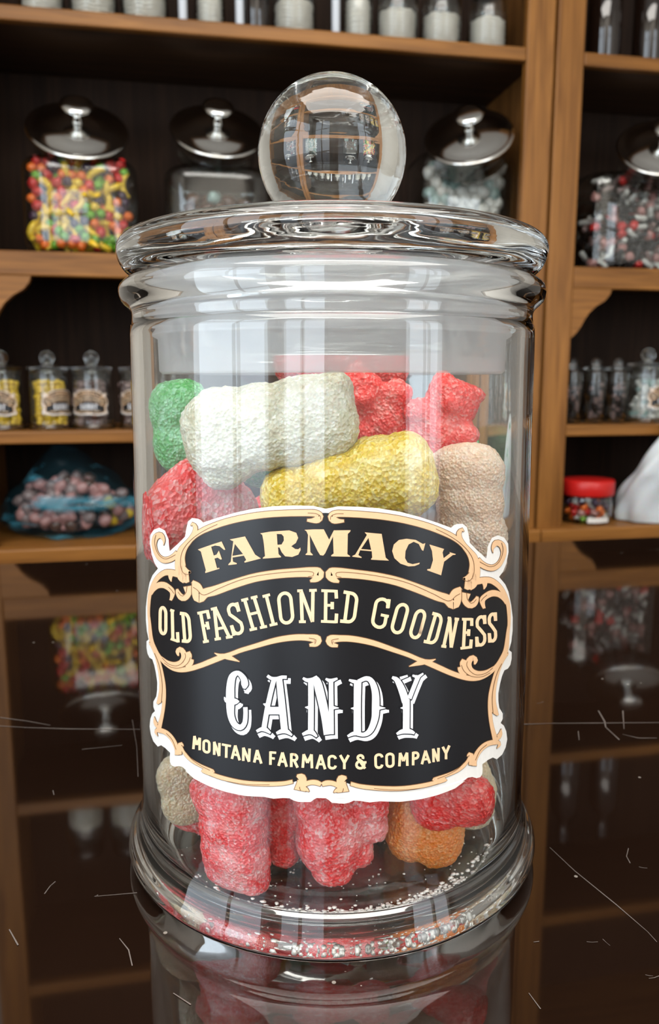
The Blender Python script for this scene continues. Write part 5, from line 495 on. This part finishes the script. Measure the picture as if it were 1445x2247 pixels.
# name, mesh, colour, position (mm), rotation (deg), scale, label
GUM = [
 ('block', 'white', (-12.3, -26.5, 111.8), (0, -9, 0), (1.0, 1, 1.0), 'big white sugared gummy lying across the top front of the jar'),
 ('short', 'green', (-36.0, -8.5, 111.2), (8, 82, 12), (1.05, .95, 1.0), 'green sugared gummy against the left glass beside the big white one'),
 ('short', 'green', (-21.0, -4, 103.5), (0, 20, 20), (1, .8, .85), 'green sugared gummy tucked under the left end of the big white one'),
 ('chunk', 'pink', (-30.0, -18.5, 89.5), (0, 6, 22), (1.12, .8, 1.25), 'red sugared gummy under the green one, behind the label corner scroll'),
 ('long', 'yellow', (3.4, -27.5, 98.8), (0, -10, 0), (1.02, 1, 1.12), 'yellow sugared gummy lying below the big white one'),
 ('bear', 'red', (12.0, -4.0, 113.5), (8, -50, 0), (1.0, .9, 1.0), 'red sugared bear whose back shows right of the big white gummy'),
 ('bear', 'red', (26.0, -7.0, 111.0), (0, 26, -8), (.98, .9, .88), 'red sugared bear at the upper right of the jar, topmost of the reds there'),
 ('block', 'peach', (31.5, -17.0, 91.5), (0, 86, -28), (.84, .72, .80), 'pale peach sugared gummy at the right above the label scroll'),
 ('long', 'red', (2.5, 12, 126.5), (0, 4, 0), (.95, .9, .8), 'red sugared gummy at the back showing through the frosted seal'),
 ('short', 'cream', (-37.0, -13.5, 20.5), (0, 80, 20), (.88, .62, .84), 'pale pinkish gummy at the bottom left under the label'),
 ('short', 'pink', (-33.5, -8.0, 10.6), (0, 30, 20), (.95, .7, .75), 'small red gummy at the jar bottom below the pale pinkish one'),
 ('block', 'pink', (-22.5, -31.0, 18.6), (0, 87, -32), (.80, .72, .86), 'rose red gummy block pressed to the front left glass below the label'),
 ('bear', 'red', (-13.0, -19.0, 18.0), (0, 14, -8), (.86, .85, .90), 'clear bright red gummy bear beside the rose red block at the bottom'),
 ('bear_side', 'pink', (1.5, -28.0, 17.5), (0, 4, 4), (.86, .9, .92), 'red sugared bear lying on its side at the bottom centre of the jar'),
 ('chunk', 'orange', (22.0, -21.0, 14.5), (0, 8, -10), (.82, .8, .92), 'orange gummy at the bottom right below the label'),
 ('short', 'red', (27.0, -27.5, 25.0), (0, -25, -30), (.95, .62, .82), 'red sugared gummy leaning over the orange one at the bottom right'),
 ('short', 'cream', (37.0, -7.0, 16.0), (0, 84, 0), (.95, .62, .72), 'cream gummy at the bottom right edge behind the orange one'),
]
FILL = [('chunk','red',(37,6,52)),('long','yellow',(12,32,97)),('chunk','green',(35,20,100)),('short','orange',(39,-2,78)),('chunk','red',(38,2,66)),('bear','red',(22,-22,62)),('chunk','pink',(38,-4,38)),
        ('block','yellow',(-2,-24,76)),('bear','pink',(-30,-16,66)),('chunk','white',(-38,-4,48)),('short','red',(-38,4,82)),('chunk','orange',(-24,26,60)),('block','red',(4,30,42)),('bear','red',(-4,-6,54)),('chunk','white',(20,-24,42)),
        ('chunk','yellow',(-22,-26,44)),('long','red',(-14,28,84)),('block','white',(6,4,86)),('chunk','orange',(-28,12,32)),('bear','orange',(24,24,30)),('long','red',(-6,22,18)),('chunk','red',(24,26,74))]
FILL_LABEL = {
 0:'red gummy against the right glass, low behind the label edge', 1:'yellow gummy at the back of the jar, high on the right', 2:'green gummy against the back right glass near the top', 3:'small orange gummy against the right glass beside the upper label scroll',
 4:'red gummy against the right glass at mid height of the jar', 5:'red bear right behind the OLD FASHIONED GOODNESS line', 6:'rose red gummy against the right glass near the bottom', 7:'yellow gummy hidden right behind the FARMACY lettering',
 8:'rose red bear behind the left end of the label', 9:'white gummy against the left glass, low in the jar', 10:'small red gummy against the left glass at label top height', 11:'orange gummy at the back left of the jar, mid height',
 12:'red gummy at the back of the jar, low down', 13:'red bear in the very middle of the jar', 14:'white gummy behind the lower right of the label', 15:'yellow gummy behind the lower left of the label', 16:'long red gummy at the back left, high in the jar',
 17:'white gummy in the middle of the jar just under the top layer', 18:'orange gummy at the left back near the jar bottom', 19:'orange bear at the back right near the jar bottom', 20:'long red gummy lying at the back on the jar bottom', 21:'red gummy at the back right, mid height'}
for kind, col, p, r, s, lb in GUM:
    me = SH[kind].copy(); o = D.objects.new('gummy_candy', me); C.objects.link(o); me.materials.append(CM[col])
    o.location = Vector(p)*mm; o.rotation_euler = [radians(a) for a in r]; o.scale = s
    tag(o, lb, 'candy', 'sugared gummies inside the big candy jar')
for i, (kind, col, p) in enumerate(FILL):
    me = SH[kind].copy(); o = D.objects.new('gummy_candy', me); C.objects.link(o); me.materials.append(CM[col])
    o.location = Vector(p)*mm; rho = sqrt(p[0]**2+p[1]**2); a = atan2(p[1], p[0])
    k = .82 if rho > 34 else .9
    o.rotation_euler = (0, radians([0, 25, -30, 80, 10][i % 5]), a+pi/2); o.scale = (k, k*.75, k)
    tag(o, FILL_LABEL[i], 'candy', 'sugared gummies inside the big candy jar')
# loose sugar on the jar bottom
bm = bmesh.new(); rnd = random.Random(3)
def crumb(x, y, z, r):
    g = bmesh.ops.create_icosphere(bm, subdivisions=1, radius=r)
    sx = rnd.uniform(.7, 1.4)
    for v in g['verts']: v.co = Vector((v.co.x*sx*rnd.uniform(.8, 1.2)+x, v.co.y*rnd.uniform(.8, 1.3)+y, v.co.z*rnd.uniform(.5, .9)+z))
def floor_z(r): return .0034 if r < .03 else .0037 if r < .040 else .0037+(r-.040)*.25 if r < .0436 else .0044+(r-.0436)*.9
for i in range(520):
    if i < 330:
        a = radians(rnd.gauss(-72, 22)); r = rnd.gauss(.0432, .0012); r = min(r, .0448); s = rnd.uniform(.0002, .00065)
        zz = rnd.uniform(0, .0012)
    else:
        a = radians(rnd.uniform(-175, -5)); r = .041*sqrt(rnd.random()); s = rnd.uniform(.00012, .00038); zz = 0
    crumb(r*cos(a), r*sin(a), floor_z(r)+s*.6+zz, s)
o = bm_obj('sugar_crumbs', bm, plain('sugar', (.86, .84, .80, 1), .4), None)
tag(o, 'loose white sugar crumbs along the jar bottom', 'sugar', kind='stuff')

# ================================================================== jars on the shelves
def share(o, parent, name=None):
    c = o.copy(); C.objects.link(c); c.parent = parent; return c
# low-detail versions of the jar for the shelf (same design, smaller)
body_s = None
def small_jar(x, y, z, k, turn, label_txt, with_label=True):
    global body_s, lid_s, seal_s, lab_s
    r = tag(empty('small_candy_jar', W(x, y, z), ANG+turn), label_txt, 'jar', 'small glass candy jars on the middle shelf'); r.scale = (k, k, k)
    l = tag(empty('small_jar_lid', W(x, y, z+.1455*k), ANG+turn), label_txt.replace('jar', 'lid on the jar', 1) if False else 'ball-knob lid of the '+label_txt.replace('small glass ', '').replace('small empty ', ''), 'lid', 'lids of the small candy jars'); l.scale = (k, k, k)
    if body_s is None:
        body_s = bm_obj('jar_body', jar_mesh(48, .003), M['glass_far'], r); lid_s = bm_obj('lid_glass', lid_mesh(48, .003), M['glass_far'], l)
    else:
        share(body_s, r); share(lid_s, l)
    if with_label:
        lb = share(G[0], r)
        for g in G[1:]:
            if g.name.split('.')[0] in ('panel', 'scrollwork', 'lettering'): share(g, lb)
    return r
balls = {}
def ball_mesh(kind):
    if kind in balls: return balls[kind]
    bm = bmesh.new()
    if kind == 'ball': bmesh.ops.create_icosphere(bm, subdivisions=2, radius=1)
    elif kind == 'chunk':
        bmesh.ops.create_icosphere(bm, subdivisions=2, radius=1)
        for v in bm.verts: v.co *= 1+.35*noise.noise(v.co*1.3); v.co.x *= 1.25
    elif kind == 'stick':
        lathe(bm, [(0, -1.5), (.45, -1.45), (.6, -1.2), (.55, 0), (.6, 1.2), (.45, 1.45), (0, 1.5)], 12)
    elif kind == 'banana':
        R = 1.35; prev = None
        n = 10
        for i in range(n+1):
            a = radians(-68+136*i/n); w = .42*(1-abs(i/n-.5)**2.6*4.2); w = max(w, .12)
            ring = []
            for k in range(8):
                b = 2*pi*k/8; ring.append(bm.verts.new(((R+w*cos(b))*sin(a), w*sin(b), (R+w*cos(b))*cos(a)-R*.7)))
            if prev:
                for k in range(8): bm.faces.new((prev[k], prev[(k+1) % 8], ring[(k+1) % 8], ring[k]))
            else: bm.faces.new(list(reversed(ring)))
            prev = ring
        bm.faces.new(prev)
    me = D.meshes.new('candy_'+kind); bm.normal_update(); bm.to_mesh(me); bm.free()
    me.polygons.foreach_set('use_smooth', [True]*len(me.polygons)); balls[kind] = me; return me
cmesh = {}
def sweet(name, kind, colour, loc, size, rot, label_txt, cat, group):
    key = (kind, colour)
    if key not in cmesh:
        m = ball_mesh(kind).copy(); m.materials.append(RC[colour]); cmesh[key] = m
    o = D.objects.new(name, cmesh[key]); C.objects.link(o); o.location = loc; o.scale = (size,)*3; o.rotation_euler = rot
    return tag(o, label_txt, cat, group)
def fill(x, y, z0, z1, rx, ry, sz, picks, rnd, n_exp=2.0, front=None, limit=300, turn=0):
    """stack sweets in loose layers, nearest the glass first"""
    pts = []; step = sz*2.0; z = z0+sz
    k = 0
    while z < z1-sz*.6:
        yy = -ry+sz
        while yy < (ry-sz if front is None else -ry+sz+front):
            xx = -rx+sz+(k % 2)*sz
            while xx < rx-sz*.5:
                px, py = xx/(rx-sz), yy/(ry-sz)
                if abs(px)**n_exp+abs(py)**n_exp <= 1.02: pts.append((xx, yy, z))
                xx += step
            yy += step*.9; k += 1
        z += step*.74; k += 1
    # keep what the glass shows: outermost front ones first
    pts.sort(key=lambda q: q[1])
    for q in pts[:limit]:
        nm, kd, co, lb, cat, grp, s = picks(rnd)
        j = sz*.3
        p = W(x+q[0]+rnd.uniform(-j, j), y+q[1]+rnd.uniform(-j, j)*.5, z+0) if False else W(x+q[0]+rnd.uniform(-j, j), y+q[1]+rnd.uniform(-j, j)*.5, q[2]+rnd.uniform(-j, j))
        sweet(nm, kd, co, p, sz*s, (rnd.uniform(0, 6), rnd.uniform(0, 6), rnd.uniform(0, 6)), lb, cat, grp)

ZS = .020
k = .84; R0 = .0485*k
rnd = random.Random(11)
def yellow_pick(r): return ('gumball', 'ball', 'lemon', 'yellow ball candy in a small labelled jar at the left edge', 'candy', 'yellow ball candies on the left middle shelf', 1.0)
small = [(-.386, 'small glass candy jar of yellow balls cut by the left picture edge', -.12, 'y'), (-.295, 'small glass candy jar of yellow balls, whole in view at the left', .8, 'y'), (-.207, 'small glass candy jar of brown chocolates on the left middle shelf', -.1, 'c'),
         (-.111, 'small glass candy jar of chocolates half behind the big jar', -.12, 'c')]
for x, lb, tn, kd in small:
    small_jar(x, 1.565, ZS, k, tn, lb)
    if kd == 'y':
        fill(x, 1.565, ZS+.007, ZS+.104, .0405, .0405, .0062, yellow_pick, rnd, front=.032, limit=140)
    else:
        fill(x, 1.565, ZS+.007, ZS+.098, .040, .040, .0085, lambda r: (('chocolate_candy', 'chunk', 'mauve', 'greyish brown chocolate in the small jars beside the big jar', 'candy', 'chocolates on the left middle shelf', 1.0) if r.random() < .7 else
             ('chocolate_candy', 'chunk', 'cocoa', 'dark brown chocolate in the small jars beside the big jar', 'candy', 'dark chocolates on the left middle shelf', 1.0)), rnd, front=.036, limit=60)
# right bay, middle shelf: dark jars and a white-filled one
for x, lb in ((.885, 'narrow dark glass jar next to the wooden post on the right middle shelf'), (.945, 'second narrow glass jar from the wooden post'), (1.003, 'narrow glass jar touching the white mint jar')):
    r = tag(empty('narrow_jar', W(x, 1.57, ZS+.0005), ANG), lb, 'jar', 'narrow jars on the right middle shelf'); rr = .0265
    bm = bmesh.new(); lathe(bm, [(0, 0), (rr*.94, 0), (rr, .003), (rr, .108), (rr*.9, .118), (rr*.9, .124), (rr*.82, .124), (rr*.82, .118), (rr-.0025, .107), (rr-.0025, .005), (0, .004)], 32)
    bmesh.ops.recalc_face_normals(bm, faces=bm.faces); bm_obj('jar_glass', bm, M['glass_far'], r)
    bm = bmesh.new(); lathe(bm, [(0, .1243), (rr*.98, .1243), (rr, .127), (rr*.95, .131), (rr*.5, .134), (rr*.3, .137), (rr*.42, .143), (rr*.3, .150), (0, .152)], 32)
    bmesh.ops.recalc_face_normals(bm, faces=bm.faces); bm_obj('jar_lid', bm, M['glass_far'], r)
    fill(x, 1.57, ZS+.006, ZS+.100, rr-.003, rr-.003, .0058, lambda q: ('small_candy', 'ball', q.choice(['black', 'black', 'mauve']), 'small dark candy in the narrow jars beside the post', 'candy', 'dark candies in the narrow jars', 1.0), rnd, front=.024, limit=60)
small_jar(1.083, 1.575, .0205, .92, .55, 'small glass jar of white mints with dark label on the right shelf')
fill(1.083, 1.575, .028, .126, .043, .043, .0062, lambda r: (('mint_candy', 'ball', 'white', 'white mint in the small jar on the right middle shelf', 'candy', 'mints on the right middle shelf', 1.0) if r.random() < .82 else
     ('mint_candy', 'ball', 'teal', 'pale green mint in the small jar on the right middle shelf', 'candy', 'green mints on the right middle shelf', 1.0)), rnd, front=.036, limit=130)
small_jar(1.185, 1.575, .0205, .92, .2, 'small glass jar beyond the right edge of the photo', True)

# ---- large slant-lid jars
def slant_jar(x, y, z, w, d, h, tilt, yawr, lid_r, lidc, label_txt, lid_txt):
    r = tag(empty('slant_jar', W(x, y, z), ANG), label_txt, 'jar')
    bm = bmesh.new(); rbox(bm, w, d, h, .028, 56)
    b2 = bmesh.new(); rbox(b2, w-.004, d-.004, h-.008, .026, 56, z0=.005)
    for f in b2.faces: f.normal_flip()
    me2 = D.meshes.new('tmp'); b2.to_mesh(me2); b2.free(); bm.from_mesh(me2); D.meshes.remove(me2)
    bm_obj('jar_body', bm, M['glass_far'], r)
    # slanted neck
    L = Vector((lidc[0], lidc[1], lidc[2]))
    nrm = Matrix.Rotation(yawr, 3, 'Z') @ Vector((0, -cos(tilt), sin(tilt)))
    q = nrm.to_track_quat('Z', 'Y').to_matrix().to_4x4()
    bm = bmesh.new(); lathe(bm, [(lid_r*.86, -.052), (lid_r*.86, -.008), (lid_r*.95, -.004), (lid_r*.95, -.001), (lid_r*.80, -.001), (lid_r*.80, -.052)], 48, closed=True)
    bmesh.ops.transform(bm, matrix=Matrix.Translation(L) @ q, verts=bm.verts); bmesh.ops.recalc_face_normals(bm, faces=bm.faces); bm_obj('jar_neck', bm, M['glass_far'], r)
    l = tag(empty('chrome_lid', W(x, y, z) + EX*L.x + EY*L.y + Vector((0, 0, L.z)), ANG), lid_txt, 'lid')
    bm = bmesh.new(); lathe(bm, [(0, .0210), (lid_r*.2, .0205), (lid_r*.4, .0185), (lid_r*.6, .0145), (lid_r*.75, .0100), (lid_r*.88, .0045), (lid_r*.94, .0045), (lid_r, .005), (lid_r*1.02, .001), (lid_r, -.0005), (0, -.0005)], 64)
    bmesh.ops.transform(bm, matrix=q, verts=bm.verts); bmesh.ops.recalc_face_normals(bm, faces=bm.faces); bm_obj('lid_disc', bm, M['chrome'], l)
    bm = bmesh.new(); lathe(bm, [(a_, b_+.0165 if b_ < .02 else b_+.006) for a_, b_ in [(0, .003), (.012, .004), (.0095, .010), (.0085, .030), (.012, .036), (.026, .041), (.032, .045), (.031, .050), (.02, .0535), (0, .0545)]], 32)
    bmesh.ops.transform(bm, matrix=q, verts=bm.verts); bmesh.ops.recalc_face_normals(bm, faces=bm.faces); bm_obj('knob', bm, M['chrome'], l)
    return r
T2 = .3695
slant_jar(-.212, 1.60, T2, .226, .17, .190, radians(44), .10, .098, (0, -.035, .243), 'large glass jar full of fruit-shaped candies on the upper left shelf', 'tilted chrome lid on the jar of fruit-shaped candies')
slant_jar(.066, 1.62, T2, .226, .17, .190, radians(44), .04, .096, (0, -.035, .262), 'large dim glass jar with dark contents between the fruit candies and the glass ball', 'tilted chrome lid just left of the glass ball knob')
slant_jar(.618, 1.64, T2, .232, .17, .250, radians(40), -.42, .094, (-.018, -.105, .266), 'large glass jar of pale wrapped taffy beside the wooden post', 'tilted chrome lid on the pale taffy jar by the post')
slant_jar(1.035, 1.64, T2, .26, .17, .225, radians(40), -.30, .096, (.02, -.105, .266), 'large glass jar of black, white and red candies on the upper right shelf', 'tilted chrome lid cut by the right edge of the photo')
rnd = random.Random(5)
def runts(r):
    g = 'fruit-shaped candies in the upper left jar'
    c = r.random()
    if c < .22: return ('banana_candy', 'banana', 'yellow', 'yellow banana-shaped candy in the upper left jar', 'candy', 'banana-shaped candies in the upper left jar', 1.75)
    for col, lo in (('red', .42), ('orange', .63), ('green', .80), ('purple', .93), ('yellow', 1.1)):
        if c < lo: return ('fruit_candy', 'ball' if col != 'red' else 'chunk', col, col+' fruit-shaped candy in the upper left jar', 'candy', col+' fruit-shaped candies in the upper left jar', 1.0)
fill(-.212, 1.60, T2+.008, T2+.190, .110, .079, .0100, runts, rnd, n_exp=5, front=.034, limit=300)
def licorice(r):
    for col, kd, lo in (('black', 'stick', .40), ('white', 'stick', .62), ('pinkish', 'chunk', .80), ('red', 'chunk', .90), ('mauve', 'stick', 1.1)):
        if r.random() < .0: pass
    c = r.random()
    for col, kd, lo in (('black', 'stick', .42), ('white', 'stick', .62), ('pinkish', 'chunk', .80), ('red', 'chunk', .89), ('mauve', 'stick', 1.1)):
        if c < lo: return ('licorice_candy', kd, col, {'mauve': 'greyish pink', 'pinkish': 'dusty pink'}.get(col, col)+' candy piece in the upper right jar', 'candy', {'mauve': 'greyish pink', 'pinkish': 'dusty pink'}.get(col, col)+' pieces in the upper right jar', .95)
fill(1.035, 1.64, T2+.008, T2+.215, .121, .077, .0115, licorice, rnd, n_exp=4, front=.045, limit=220)
def taffy(r):
    c = r.random()
    if c < .72: return ('wrapped_taffy', 'chunk', 'white', 'white wrapped taffy in the jar beside the post', 'candy', 'white taffies in the jar beside the post', 1.1)
    return ('wrapped_taffy', 'chunk', 'teal', 'grey-green wrapped taffy in the jar beside the post', 'candy', 'grey-green taffies in the jar beside the post', 1.1)
fill(.618, 1.64, T2+.008, T2+.236, .106, .071, .0125, taffy, rnd, n_exp=4, front=.030, limit=200)
def dim(r):
    return ('brown_candy', 'chunk', 'cocoa', 'dark brown candy in the dim jar left of the glass ball', 'candy', 'dark candies in the dim jar left of the glass ball', 1.1) if r.random() < .8 else ('brown_candy', 'chunk', 'teal', 'grey-green candy in the dim jar left of the glass ball', 'candy', 'grey-green candies in the dim jar', 1.1)
fill(.066, 1.62, T2+.008, T2+.135, .090, .062, .0135, dim, rnd, n_exp=4, front=.042, limit=90)

# ---- top shelf: jars of cotton, slim tubes, dark bottles
def cotton_jar(x, y, z, k, txt, cut):
    r = tag(empty('apothecary_jar', W(x, y, z), ANG), txt, 'jar', 'clear jars of cotton on the top shelf'); r.scale = (k, k, k)
    return r
AP = None
tops = [(-.266, .043, 'first from the left edge'), (-.170, .046, 'second from the left edge'), (-.072, .046, 'third from the left edge'), (.055, .030, 'between the first two pale tubes'),
        (.225, .045, 'right of the bottle'), (.358, .031, 'narrow, after the last tube'), (.442, .044, 'third from the wooden post'), (.538, .043, 'second from the wooden post'), (.642, .043, 'next to the wooden post')]
ZTOP = .8073
for x, hw, where in tops:
    r = tag(empty('apothecary_jar', W(x, 1.555, ZTOP), ANG), 'glass jar of white cotton on the top shelf, '+where, 'jar', 'glass jars of cotton on the top shelf')
    bm = bmesh.new()
    o_ = [(0, 0), (hw*.9, 0), (hw, .004), (hw, .095), (hw*.93, .108), (hw*.8, .114), (hw*.8, .122)]
    i_ = [(hw*.8-.003, .122), (hw*.8-.003, .114), (hw*.93-.003, .107), (hw-.003, .094), (hw-.003, .006), (0, .005)]
    lathe(bm, o_+i_, 36); bmesh.ops.recalc_face_normals(bm, faces=bm.faces); bm_obj('jar_glass', bm, M['glass_far'], r)
    bm = bmesh.new(); lathe(bm, [(0, .1225), (hw*.84, .1225), (hw*.86, .125), (hw*.86, .137), (hw*.8, .141), (0, .142)], 32); bmesh.ops.recalc_face_normals(bm, faces=bm.faces)
    bm_obj('jar_cap', bm, M['dark_bottle'], r)
    # a coil of cotton inside
    bm = bmesh.new(); rr = hw-.0045; prof = [(0, .0055)]; hh = .060 if hw > .04 else .078
    n = 8; rn = random.Random(int(x*1000))
    for i in range(n):
        z0 = .006+(hh)*i/n; prof += [(rr*.93, z0), (rr*rn.uniform(.96, 1), z0+hh/n*.3), (rr*rn.uniform(.96, 1), z0+hh/n*.7), (rr*.92, z0+hh/n*.98)]
    prof += [(rr*.7, .008+hh), (0, .010+hh)]
    lathe(bm, prof, 64)
    for v in bm.verts:
        if v.co.xy.length > .01:
            v.co.z += .0045*noise.noise(Vector((v.co.x*60, v.co.y*60, x*9))) ; v.co.xy *= .94+.045*noise.noise(Vector((v.co.x*90, v.co.y*90, v.co.z*220)))
    c = bm_obj('cotton_roll', bm, M['cotton'], None); c.location = W(x, 1.555, ZTOP); c.rotation_euler = (0, 0, ANG)
    tag(c, 'white ruffled cotton roll in the top shelf jar, '+where, 'cotton', 'cotton rolls on the top shelf')
for x, nm in ((.001, 'first of three pale slim tubes on the top shelf, from the left'), (.112, 'middle one of three pale slim tubes on the top shelf'), (.306, 'pale slim tube on the top shelf nearest the wooden post')):
    bm = bmesh.new(); lathe(bm, [(0, 0), (.007, 0), (.0085, .002), (.0085, .13), (.007, .134), (0, .134)], 20); bmesh.ops.recalc_face_normals(bm, faces=bm.faces)
    o = bm_obj('glass_tube', bm, M['pale_tube'], None); o.location = W(x, 1.525, ZTOP); o.rotation_euler = (0, 0, ANG); tag(o, nm, 'tube', 'pale slim tubes on the top shelf')
def bottle(x, y, z, r, h, txt):
    b = tag(empty('brown_bottle', W(x, y, z), ANG), txt, 'bottle', 'dark bottles on the top shelf')
    bm = bmesh.new(); lathe(bm, [(0, 0), (r*.92, 0), (r, .004), (r, h*.62), (r*.85, h*.72), (r*.4, h*.8), (r*.36, h*.93), (r*.42, h*.94), (r*.42, h*.96), (0, h*.96)], 32); bmesh.ops.recalc_face_normals(bm, faces=bm.faces)
    bm_obj('bottle_body', bm, M['dark_bottle'], b)
    bm = bmesh.new(); lathe(bm, [(0, h*.9601), (r*.45, h*.9601), (r*.45, h*1.06), (0, h*1.06)], 20); bmesh.ops.recalc_face_normals(bm, faces=bm.faces); bm_obj('cap', bm, M['dark_bottle'], b)
bottle(.148, 1.56, ZTOP, .029, .20, 'dark brown bottle on the top shelf left of the fifth cotton jar')
bottle(.915, 1.56, ZTOP, .036, .24, 'dark brown bottle on the top shelf right of the wooden post')
bottle(1.025, 1.56, ZTOP, .036, .24, 'dark brown bottle at the top right corner of the photo')

# ================================================================== lower shelf things
ZL = -.2143
# red-capped tub
t = tag(empty('candy_tub', W(.925, 1.545, ZL), ANG), 'clear candy tub with bright red cap on the lowest shelf right of the post', 'tub')
bm = bmesh.new(); lathe(bm, [(0, 0), (.050, 0), (.054, .003), (.058, .012), (.059, .045), (.057, .060), (.056, .066), (.054, .066), (.055, .060), (.057, .045), (.056, .013), (.052, .005), (0, .004)], 48); bmesh.ops.recalc_face_normals(bm, faces=bm.faces)
bm_obj('tub_body', bm, M['glass_far'], t)
bm = bmesh.new(); lathe(bm, [(0, .0665), (.061, .0665), (.0625, .069), (.0625, .099), (.060, .103), (.040, .1035), (0, .1035)], 64); bmesh.ops.recalc_face_normals(bm, faces=bm.faces)
bm_obj('cap', bm, M['red_cap'], t)
bm = bmesh.new()
for i in range(9):
    a0 = radians(-115+i*6); a1 = radians(-115+(i+1)*6)
    bm.faces.new([bm.verts.new((.0596*cos(a), .0596*sin(a), z)) for a, z in ((a0, .006), (a1, .006), (a1, .018), (a0, .018))])
bmesh.ops.remove_doubles(bm, verts=bm.verts, dist=1e-6)
tag(bm_obj('tub_label', bm, M['paper'], t), 'pale pinkish strip label')
rnd = random.Random(21)
def tubp(r):
    c = r.choice(['red', 'orange', 'green', 'purple', 'pinkish', 'white'])
    return ('hard_candy', 'chunk', c, {'pinkish': 'dusty pink'}.get(c, c)+' hard candy in the red-capped tub', 'candy', c+' hard candies in the red-capped tub', 1.0)
fill(.925, 1.545, ZL+.005, ZL+.063, .054, .054, .0085, tubp, rnd, front=.05, limit=90)
# white plastic bag leaning out of the shelf
t = tag(empty('white_bag', W(1.12, 1.535, ZL), ANG), 'white plastic bag with green print leaning out of the lowest shelf at the right edge', 'bag')
BAG = [(0, .0005), (.100, .0005), (.112, .008), (.118, .03), (.116, .075), (.106, .115), (.092, .155), (.076, .190), (.060, .220), (.044, .243), (.026, .258), (0, .262)]
def bag_pt(r_, a, z):
    f = 1+.05*sin(5*a+z*25)+.03*sin(9*a-z*40)
    dep = .62-.8*max(0, z-.15)
    return Vector((r_*f*cos(a), max(.25, dep)*r_*f*sin(a)-.40*z*min(1, z/.12), z))
bm = bmesh.new(); rings = lathe(bm, fine(BAG, .008), 72)
for v in bm.verts:
    r_ = v.co.xy.length; v.co = bag_pt(r_, atan2(v.co.y, v.co.x), v.co.z)
bmesh.ops.recalc_face_normals(bm, faces=bm.faces); bm_obj('bag_body', bm, M['white_pl'], t)
bm = bmesh.new()
def patch(a0, a1, z0, z1):
    rad = lambda z: next(p[0]+(q[0]-p[0])*(z-p[1])/(q[1]-p[1]) for p, q in zip(BAG[1:], BAG[2:]) if p[1] <= z <= q[1])
    G_ = [[bm.verts.new(bag_pt(rad(z0+(z1-z0)*j/4)*1.015+.0006, a0+(a1-a0)*i/6, z0+(z1-z0)*j/4)) for j in range(5)] for i in range(7)]
    for i in range(6):
        for j in range(4): bm.faces.new((G_[i][j], G_[i+1][j], G_[i+1][j+1], G_[i][j+1]))
patch(-2.3, -1.4, .226, .240); patch(-2.35, -2.1, .160, .168); patch(-2.2, -2.0, .172, .178)
bmesh.ops.recalc_face_normals(bm, faces=bm.faces); tag(bm_obj('print', bm, M['green'], t), 'small green print')
# plastic bag of sweets, crumpled, lying at the left
def bag_mat():
    m, t_, p = newmat('blue_clear_film'); out = [n for n in t_.nodes if n.type == 'OUTPUT_MATERIAL'][0]
    p.inputs['Base Color'].default_value = (.06, .24, .33, 1); p.inputs['Roughness'].default_value = .12
    tr = t_.nodes.new('ShaderNodeBsdfTransparent'); tr.inputs[0].default_value = (.86, .92, .94, 1)
    n = t_.nodes.new('ShaderNodeTexNoise'); n.inputs['Scale'].default_value = 14; n.inputs['Detail'].default_value = 2
    tc = t_.nodes.new('ShaderNodeTexCoord'); mp = t_.nodes.new('ShaderNodeMapping'); mp.inputs['Rotation'].default_value = (0, .5, 0); mp.inputs['Scale'].default_value = (.35, 1, 2.2)
    t_.links.new(tc.outputs['Object'], mp.inputs[0]); t_.links.new(mp.outputs[0], n.inputs['Vector'])
    r = t_.nodes.new('ShaderNodeMapRange'); r.inputs[1].default_value = .54; r.inputs[2].default_value = .64; r.inputs[3].default_value = .04; r.inputs[4].default_value = .75; t_.links.new(n.outputs['Fac'], r.inputs[0])
    a = t_.nodes.new('ShaderNodeMixShader'); t_.links.new(r.outputs[0], a.inputs[0]); t_.links.new(tr.outputs[0], a.inputs[1]); t_.links.new(p.outputs[0], a.inputs[2]); t_.links.new(a.outputs[0], out.inputs[0])
    return m
bm = bmesh.new(); bmesh.ops.create_icosphere(bm, subdivisions=5, radius=1)
for v in bm.verts:
    c = v.co.copy(); x = c.x; top = .10 + .055*math.exp(-((x+.15)/.4)**2)
    z = c.z*(top if c.z > 0 else .06)*(1-.35*x*x if c.z > 0 else 1)
    q = Vector((c.x*.15, c.y*.085, z)); f = noise.noise(c*2.2)*.010 + noise.noise(c*5)*.006 + abs(noise.noise(c*3.1+Vector((3, 1, 2))))*.012
    v.co = q + c*f
    if v.co.z < -.052: v.co.z = -.052
o = bm_obj('plastic_bag', bm, bag_mat(), None); o.location = W(-.262, 1.60, ZL+.0525); o.rotation_euler = (0, 0, ANG)
tag(o, 'crumpled blue and clear plastic bag of sweets on the lowest left shelf', 'bag')
rnd = random.Random(9)
for i in range(150):
    while True:
        a, b, c = rnd.uniform(-1, 1), rnd.uniform(-1, .3), rnd.uniform(-1, 1)
        if .45 < a*a+b*b+c*c < 1: break
    zz = .052+c*(.08 if c > 0 else .036); col = rnd.choice(['pinkish', 'mauve', 'pinkish', 'mauve', 'cocoa', 'pinkish', 'lemon' if a > .5 else 'mauve'])
    nm = {'pinkish': 'dusty pink', 'mauve': 'greyish brown', 'cocoa': 'dark brown', 'lemon': 'yellow'}.get(col, col)
    sweet('wrapped_sweet', 'chunk', col, W(-.262+a*.118, 1.60+b*.066, ZL+zz), .0125, (rnd.uniform(0, 6), rnd.uniform(0, 6), 0), nm+' wrapped sweet inside the blue plastic bag', 'candy', nm+' sweets in the blue plastic bag')
